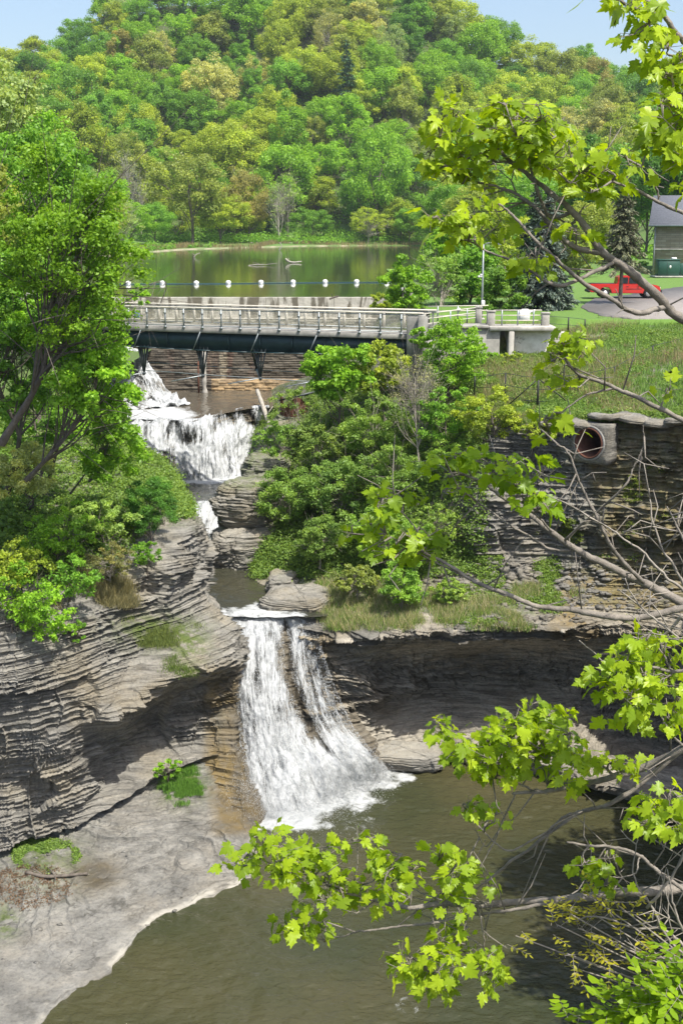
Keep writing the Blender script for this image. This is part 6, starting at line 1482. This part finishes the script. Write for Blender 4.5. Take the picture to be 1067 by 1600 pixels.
# high limb crossing the lake shore and lawn
limb('hi', [(1067,503,8.0),(1020,462,7.9),(975,425,7.8),(938,397,7.8),(905,348,7.8),(872,318,7.8),(840,288,7.9),(800,258,7.9),(765,225,7.9),(745,200,8.0)], .031, .008,
     [([(938,397,7.8),(895,390,7.8),(862,368,7.8),(835,335,7.8),(800,305,7.9),(760,290,7.9),(715,278,8.0)], .020), ([(862,368,7.8),(858,340,7.9),(845,300,7.8),(830,255,7.8),(812,215,7.8)], .014),
      ([(1040,485,7.9),(1000,488,7.7),(940,460,7.6),(880,420,7.5),(830,375,7.5),(795,335,7.6),(775,318,7.6)], .019), ([(940,460,7.6),(880,445,7.5),(835,425,7.5),(790,400,7.6),(745,380,7.7),(700,360,7.8)], .013),
      ([(800,258,7.9),(770,250,7.9),(720,215,8.0),(690,205,8.0)], .010), ([(875,320,7.8),(890,285,7.7),(905,262,7.7)], .009), ([(905,348,7.8),(880,345,7.9),(830,325,7.9),(780,300,7.9)], .008)],
     [(690,190,16,26),(712,178,10,18),(672,240,12,20),(700,262,16,26),(735,230,24,32),(760,205,22,28),(790,165,20,24),(815,185,26,30),(845,180,16,24),(800,215,24,30),(770,255,22,30),(835,225,22,28),(730,275,12,24),(865,215,16,24),(850,250,16,24),(885,245,20,28),(915,262,22,26),(940,285,18,26),(900,295,12,22),(960,250,14,20),(690,345,14,24),(735,340,20,26),(762,358,10,18),(715,362,12,20),(765,325,5,12),(850,415,8,20),(835,400,8,16),(890,360,9,20),(912,375,6,14),(845,360,6,16),(755,300,6,16),(875,272,10,20)], 501, twigs=26)
limb('hi', [(1190,372,7.6),(1067,336,7.6),(1030,318,7.6),(990,297,7.6),(955,283,7.6)], .016, .007, [([(1030,318,7.6),(1020,290,7.6),(1000,262,7.6)], .006)], [(950,270,10,18),(975,245,12,20),(925,300,8,16)], 502, twigs=6)
# top right corner
limb('hi', [(1240,120,6.8),(1110,95,6.8),(1062,60,6.8),(1035,28,6.8),(1010,5,6.8),(985,-20,6.8)], .022, .008, [([(1080,70,6.8),(1050,110,6.7),(1062,180,6.6),(1068,230,6.6)], .009), ([(1035,28,6.8),(1000,25,6.8),(970,15,6.8)], .006)],
     [(985,12,14,22),(1015,25,14,20),(965,-6,9,18),(1000,52,9,16),(1045,75,12,20),(1060,110,20,26),(1035,120,10,18),(1068,150,20,26),(1035,165,14,20),(1060,195,22,26),(1040,215,14,20),(1075,235,20,26),(1050,255,9,18),(925,-5,5,14),(1075,85,14,22),(1085,300,9,20)], 503, lsize=.11)
# limbs across the upper rock wall
limb('mid', [(1250,720,7.6),(1150,690,7.6),(1067,657,7.6),(1010,630,7.6),(960,607,7.7),(905,585,7.8),(880,560,7.8),(868,545,7.9)], .020, .007, [([(960,607,7.7),(920,612,7.7),(880,640,7.7),(860,655,7.7)], .008)],
     [(880,545,12,24),(862,565,10,20),(905,535,7,14),(880,590,6,14),(905,555,5,12),(850,652,9,22),(880,648,6,14),(862,680,6,16),(895,598,4,10),(1045,610,5,14)], 504, twigs=14, col=(.27, .40, .02))
limb('mid', [(1240,1050,7.9),(1140,990,7.8),(1067,945,7.8),(1010,915,7.8),(960,893,7.8),(905,868,7.8),(862,838,7.8),(825,808,7.9),(790,785,7.9),(752,755,8.0),(715,738,8.0)], .034, .008,
     [([(1010,915,7.8),(962,860,7.6),(938,815,7.5),(915,765,7.5),(895,715,7.5),(872,695,7.5)], .015), ([(905,868,7.8),(860,862,7.8),(815,835,7.8),(770,800,7.9),(735,775,7.9),(705,772,8.0)], .010), ([(862,838,7.8),(830,800,7.7),(800,760,7.7),(775,735,7.7)], .008), ([(938,815,7.5),(960,770,7.5),(985,730,7.5),(1005,690,7.5),(1008,662,7.5)], .009)],
     [(695,722,14,24),(718,712,14,22),(745,720,14,22),(770,735,12,20),(705,745,9,18),(790,722,10,20),(820,718,10,18),(835,742,8,18),(825,775,14,22),(845,790,8,16),(700,772,4,10),(805,760,6,14)], 505, twigs=34, col=(.25, .40, .02))
limb('mid', [(1240,1010,7.6),(1130,962,7.6),(1067,952,7.6),(1010,962,7.6),(960,965,7.6),(900,955,7.7),(845,948,7.7),(790,925,7.7),(740,902,7.8),(700,880,7.8),(665,862,7.9),(640,850,7.9)], .026, .007,
     [([(740,902,7.8),(690,885,7.8),(640,860,7.9),(600,835,7.9)], .007), ([(665,862,7.9),(640,820,7.9),(605,790,7.9),(585,780,8.0)], .006)],
     [(595,785,10,18),(618,775,12,20),(640,778,8,16),(600,812,8,18),(575,832,10,18),(600,855,8,18),(640,850,12,20),(655,828,10,18),(665,858,8,16),(625,838,8,16),(550,835,6,14)], 506, twigs=22, col=(.25, .39, .02), lsize=.115)
# low limbs over the pool
limb('lo', [(1260,1090,7.4),(1150,1120,7.5),(1067,1168,7.5),(1010,1200,7.6),(955,1215,7.6),(900,1228,7.7),(840,1238,7.7),(800,1240,7.7)], .038, .010,
     [([(1067,1168,7.5),(1020,1210,7.6),(960,1250,7.6),(905,1268,7.7),(850,1305,7.7),(800,1345,7.8),(760,1378,7.8),(735,1395,7.8)], .020), ([(955,1215,7.6),(930,1190,7.6),(900,1178,7.6),(850,1170,7.7)], .010), ([(840,1238,7.7),(790,1222,7.7),(740,1205,7.8)], .008), ([(800,1345,7.8),(760,1320,7.8),(735,1290,7.8)], .006), ([(1067,1168,7.5),(1040,1130,7.4),(1020,1100,7.4)], .010)],
     [(690,1140,18,24),(720,1165,26,30),(755,1140,28,30),(790,1160,30,30),(760,1185,22,26),(820,1120,28,28),(850,1150,34,32),(830,1180,28,28),(865,1115,18,22),(885,1150,26,28),(900,1190,20,26),(920,1175,12,18),(780,1205,18,24),(850,1205,18,24),(955,1195,12,18),(980,1192,8,14),(800,1128,18,22),(735,1195,10,18),(885,1215,10,18)], 507, twigs=16, lsize=.106)
limb('lo', [(1260,1000,7.0),(1160,1020,7.0),(1090,1045,7.0),(1050,1050,7.0),(1010,1040,7.0)], .020, .008, [([(1050,1050,7.0),(1030,1085,7.0),(990,1110,7.0)], .008), ([(1050,1050,7.0),(1030,1010,7.0),(1010,995,7.0)], .007)],
     [(1010,1000,20,24),(1040,1020,18,24),(980,1035,18,24),(960,1060,14,20),(1005,1055,24,28),(1040,1060,20,26),(985,1085,18,22),(1020,1100,20,26),(990,1118,10,18),(1060,1100,18,24),(940,1070,7,14),(1060,1000,10,18),(1050,1130,8,14)], 508, lsize=.106)
limb('lo', [(1260,1430,7.2),(1150,1395,7.3),(1067,1388,7.4),(1000,1392,7.4),(940,1396,7.5),(870,1405,7.5),(800,1410,7.6),(740,1415,7.6),(690,1412,7.7),(640,1420,7.7),(600,1412,7.8),(560,1400,7.8),(520,1390,7.8)], .034, .010,
     [([(870,1405,7.5),(800,1422,7.5),(740,1428,7.6),(680,1440,7.6),(620,1445,7.7),(570,1450,7.7),(530,1458,7.8),(500,1462,7.8)], .014), ([(740,1415,7.6),(752,1440,7.5),(755,1470,7.5),(745,1500,7.5)], .010), ([(560,1400,7.8),(500,1375,7.8),(440,1350,7.9),(410,1340,7.9)], .009), ([(640,1420,7.7),(640,1390,7.7),(620,1350,7.7),(585,1325,7.8),(570,1315,7.8)], .007), ([(690,1412,7.7),(700,1385,7.7),(690,1360,7.7)], .007), ([(745,1500,7.5),(700,1510,7.5),(660,1510,7.5)], .006)],
     [(368,1352,14,20),(395,1335,16,22),(412,1312,16,22),(440,1325,18,24),(465,1335,18,24),(430,1352,18,24),(455,1365,18,24),(500,1335,16,22),(520,1355,20,24),(490,1365,18,24),(515,1385,22,24),(545,1392,20,22),(500,1405,16,20),(570,1385,14,20),(600,1375,12,18),(550,1312,8,14),(575,1308,7,12),(590,1350,12,20),(620,1345,16,22),(645,1360,10,16),(600,1398,14,18),(690,1335,16,20),(715,1350,12,18),(700,1372,14,20),(735,1375,16,20),(690,1400,16,22),(715,1420,10,16),(760,1380,6,12),(450,1450,14,20),(480,1440,14,20),(500,1455,10,16),
      (640,1500,14,20),(660,1515,18,24),(690,1480,18,24),(720,1470,16,22),(700,1505,20,26),(735,1495,16,22),(765,1500,16,20),(690,1535,16,22),(760,1525,10,16),(665,1545,9,14),(720,1450,8,14),(625,1510,8,12)], 509, twigs=30, lsize=.104)
limb('lo', [(1240,1300,6.8),(1130,1290,6.8),(1080,1275,6.8),(1045,1265,6.8)], .016, .006, [], [(1045,1240,12,20),(1065,1255,16,22),(1020,1270,12,18),(1050,1285,18,22),(1075,1285,14,20),(1000,1290,7,14)], 510, lsize=.106)
# small leaf sprays above the pool
limb('lo', [(850,1305,7.7),(800,1330,7.7),(775,1320,7.7),(750,1295,7.7),(730,1270,7.8)], .007, .004, [], [(722,1258,8,12),(738,1262,5,10),(778,1270,7,11),(772,1285,4,8)], 511, lsize=.095, hubpt=P(905,1268,7.7))
limb('lo', [(1000,1340,7.3),(960,1325,7.3),(920,1322,7.3),(885,1316,7.3)], .012, .007, [([(1000,1340,7.3),(985,1365,7.2),(940,1372,7.2)], .006)], [(915,1350,7,14),(935,1362,12,18),(950,1380,12,16),(945,1345,8,14)], 512, lsize=.10, hubpt=P(1130, 1440, 7.3), twigs=8, col=(.24, .36, .02))

# ---- bare grey shrub branches at the right edge, each shrub a thing
def bare_shrub(base, stems, label, seed, r0=.012, name='bare_shrub'):
    b = P(*base); t = empty(name, b, label, 'shrub', 'bare twiggy shrubs at the right edge'); rs = np.random.RandomState(seed); mb = MB(); b = np.array(b)
    for st in stems:
        q = crv([P(*p) for p in st], 7*len(st)); q = q+np.cumsum(rs.normal(size=q.shape)*.0035, 0); mb.tube(q-b, np.linspace(r0, .003, len(q)), 6)
        for _ in range(7):
            i = rs.randint(3, len(q)-1); d = rs.normal(size=3); d[1] *= .4; d[2] = abs(d[2]); d /= np.linalg.norm(d); ln = .08+.3*rs.rand(); e = q[i]+d*ln*.6; e2 = e+d*ln*.4+rs.normal(size=3)*.05
            mb.tube(np.array([q[i], e, e2])-b, [.005, .004, .002], 4)
            if rs.rand() < .6: mb.tube(np.array([e, e+rs.normal(size=3)*.09])-b, [.003, .0015], 4)
    mb.build('branches', M['twig'], t, True); return t
bare_shrub((1180,1120,7.2), [[(1180,1120,7.2),(1110,1040,7.1),(1050,990,7.1),(1000,950,7.2),(975,905,7.2)], [(1110,1040,7.1),(1062,900,7.0),(1030,840,7.0),(1015,760,7.1)], [(1110,1040,7.1),(1075,940,7.2),(1035,905,7.2),(985,860,7.2),(930,830,7.3),(880,800,7.3)], [(1150,1080,7),(1080,880,6.9),(1060,820,6.9),(1045,790,6.9)], [(1067,960,7.2),(1020,1010,7.3),(960,1040,7.3),(905,1000,7.3)]], 'bare grey twigs crossing the right photo edge in front of the upper rock wall', 601)
bare_shrub((1200,1620,7), [[(1200,1620,7),(1110,1530,6.9),(1050,1480,6.9),(1010,1420,6.9),(985,1380,6.9),(995,1320,6.9)], [(1110,1530,6.9),(1040,1460,7),(985,1450,7),(930,1432,7),(880,1440,7.1)], [(1130,1540,7),(1060,1500,7),(1000,1490,7.1),(950,1470,7.1),(900,1450,7.1)], [(1110,1530,6.9),(1067,1450,6.8),(1050,1400,6.8),(1040,1350,6.8)], [(1060,1500,7),(1030,1540,7),(1000,1560,7)], [(1010,1420,6.9),(1060,1350,6.8),(1075,1300,6.8)]], 'tangle of bare grey twigs low at the right photo edge over the dark pool', 602)
bare_shrub((900,560,52), [[(1200,640,30),(1130,600,28),(1075,560,27),(1040,520,27),(1000,500,27)]], 'thin arching bare branch before the embankment near the right photo edge', 603, r0=.03) if False else None
# ---- ash like sprays of small yellow compound leaves
def sprays(label, base, tips, seed, col, ll=.042, name='yellow_leaf_shrub', mt='maple_leaf', pairs=4, lw=.42):
    b = np.array(P(*base)); t = empty(name, b, label, 'shrub'); rs = np.random.RandomState(seed); mb = MB(); V = []; tone = []
    for (px, py, Y, n_) in tips:
        c = P(px, py, Y); q = crv([b, (b+c)/2+np.array([.1, 0, -.12]), c], 12); mb.tube(q-b, np.linspace(.008, .004, 12), 5)
        for k in range(n_):
            d = rs.normal(size=3); d[2] = d[2]*.35+.1; d /= np.linalg.norm(d); o_ = c+rs.normal(size=3)*.03; ln = .14+.08*rs.rand(); s_ = np.cross(d, (0, 0, 1)); s_ /= np.linalg.norm(s_)
            mb.tube(np.array([o_, o_+d*ln])-b, [.0022, .001], 3, cap=False)
            for j in range(pairs*2+1):
                f = (j//2+1)/(pairs+.6); sg = (1 if j % 2 else -1) if j < pairs*2 else 0
                dd = (s_*sg*.8+d*(.5 if sg else 1)+np.array([0, 0, -.25])+rs.normal(size=3)*.15); dd /= np.linalg.norm(dd); p0 = o_+d*ln*min(f, 1); w_ = np.cross(dd, (0, 0, 1.))+rs.normal(size=3)*.2; w_ /= np.linalg.norm(w_)+1e-9; L_ = ll*(.7+.6*rs.rand())
                nn_ = np.cross(dd, w_); V += [p0, p0+dd*L_*.3+w_*L_*lw*.46, p0+dd*L_*.68+w_*L_*lw*.36-nn_*L_*.05, p0+dd*L_-nn_*L_*.16, p0+dd*L_*.68-w_*L_*lw*.36-nn_*L_*.05, p0+dd*L_*.3-w_*L_*lw*.46]; tone += [rs.rand()]*6
    mb.build('branches', M['twig'], t, True); V = np.array(V)-b; o = link('leaves', make_mesh('leaves', V, np.arange(len(V)).reshape(-1, 6), M[mt], False, {'v': np.array(tone)}), t); o.color = (*col, 1)
sprays('thin shrub with small yellow compound leaves hanging over the lower right pool', (1180,1560,6.9), [(885,1425,7.0,7),(905,1450,7.0,5),(930,1430,7.0,5),(965,1415,6.9,4),(940,1500,6.9,6),(985,1500,6.9,4),(905,1515,7.0,4),(1000,1475,6.9,4),(920,1400,7.0,4),(870,1445,7.0,4),(975,1470,6.9,4),(805,1462,7.1,2),(885,1490,7,3)], 611, (.34, .34, .035))
sprays('bright green broad leaved shrub in the lower right corner of the photo', (1120,1720,6.6), [(960,1570,6.7,9),(985,1560,6.6,9),(1010,1545,6.6,10),(1040,1560,6.5,12),(1000,1590,6.6,10),(1035,1595,6.5,12),(1060,1540,6.5,9),(1060,1585,6.5,12),(975,1598,6.6,8),(900,1598,6.7,5),(1045,1510,6.6,5),(1067,1500,6.6,4),(1015,1515,6.6,4)], 612, (.25, .40, .02), ll=.075, name='green_leaf_shrub', pairs=3, lw=.62)

# ================================================================== AIR
m = bpy.data.materials.new('haze'); m.use_nodes = True; n = m.node_tree.nodes; n.remove(n['Principled BSDF'])
pv_ = n.new('ShaderNodeVolumePrincipled'); pv_.inputs['Color'].default_value = (.86, .92, 1, 1); pv_.inputs['Density'].default_value = .00014; pv_.inputs['Anisotropy'].default_value = .25
m.node_tree.links.new(pv_.outputs[0], n['Material Output'].inputs['Volume'])
tag(MB().box((0, 330, 74), (1000, 800, 152)).build('haze', m), kind='stuff')

rubble('loose_stones', region('shelf', 160, 71, lambda a, b, g: (a > -10) & (a < 360) & (b > 1250) & (b < 1600) & (vn(g*.5, 4) > .05)), .03, .14, 72, 'slab', 'small loose grey stones scattered on the rock shelf')
rubble('loose_stones', region(RB, 1500, 73, lambda a, b, g: (a > 690) & (a < 1050) & (b > 872) & (b < 975)), .04, .30, 74, 'rock', 'broken brown stones on the ledge below the drain pipe wall')

q = region(RB, 2600, 81, lambda a, b, g: (a > 690) & (a < 1000) & (b > 868) & (b < 975) & (vn(g*.9, 15) > .12), .04)
V, Fq, tone = leaves(q, np.full(len(q), .16), 9, .08, .055, 82, up=.7); o = link('weeds', make_mesh('weeds', V, Fq, M['leaf'], False, {'v': tone})); o.color = (.20, .31, .06, 1); tag(o, 'green weeds among the stones of the ledge below the drain pipe', 'weeds', kind='stuff')
q = region(RB, 900, 83, lambda a, b, g: (a > 840) & (a < 1067) & (b > 700) & (b < 870) & (vn(g*np.array([.8, .8, 1.6]), 16) > .45), .02)
V, Fq, tone = leaves(q, np.full(len(q), .10), 9, .06, .04, 84, up=.7); o = link('wall_moss', make_mesh('wall_moss', V, Fq, M['leaf'], False, {'v': tone})); o.color = (.20, .27, .05, 1); tag(o, 'small green plants and moss tufts on the ledges of the right rock wall', 'moss', kind='stuff')

q = region(RB, 420, 85, lambda a, b, g: emb(a, b, g) & (vn(g*.35, 21) > -.05), .15)
V, Fq, tone = leaves(q, .18+.32*np.random.RandomState(4).rand(len(q)), 60, .10, .06, 86, up=.5, shell=.3); o = link('brush', make_mesh('brush', V, Fq, M['leaf'], False, {'v': tone})); o.color = (.20, .29, .07, 1); tag(o, 'knee high green brush scattered over the embankment above the right wall', 'brush', kind='stuff')
q = region(RB, 260, 87, lambda a, b, g: emb(a, b, g) & (vn(g*.35, 23) > .05), .12)
V, Fq, tone = leaves(q, .15+.25*np.random.RandomState(5).rand(len(q)), 40, .08, .03, 88, up=.4, shell=.2); o = link('dead_brush', make_mesh('dead_brush', V, Fq, M['leaf'], False, {'v': tone})); o.color = (.24, .19, .12, 1); tag(o, 'brown dead brush among the grass of the embankment', 'brush', kind='stuff')

r_ = np.random.RandomState(91); q = np.stack([-20-45*r_.rand(3800)**1.2, 58+36*r_.rand(3800), np.zeros(3800)], 1)
q[:, 2] = 17.2+.3*vn(q*np.array([.1, .1, 0]), 5)-sstep(70, 60, q[:, 1])*sstep(-60, -20, q[:, 0])*3-.1
q2 = region(LB, 7000, 92, lambda a, b, g: (a < 20) & (b < 900) & (g[..., 0] < -8), .1); q = np.concatenate([q, q2])
V, Fq, tone = leaves(q, .25+.8*r_.rand(len(q))**2, 16, .22, .15, 93, up=.6, shell=.3); o = link('undergrowth', make_mesh('undergrowth', V, Fq, M['leaf'], False, {'v': tone})); o.color = (.17, .29, .05, 1); tag(o, 'low green undergrowth over the far part of the left bank', 'undergrowth', kind='stuff')
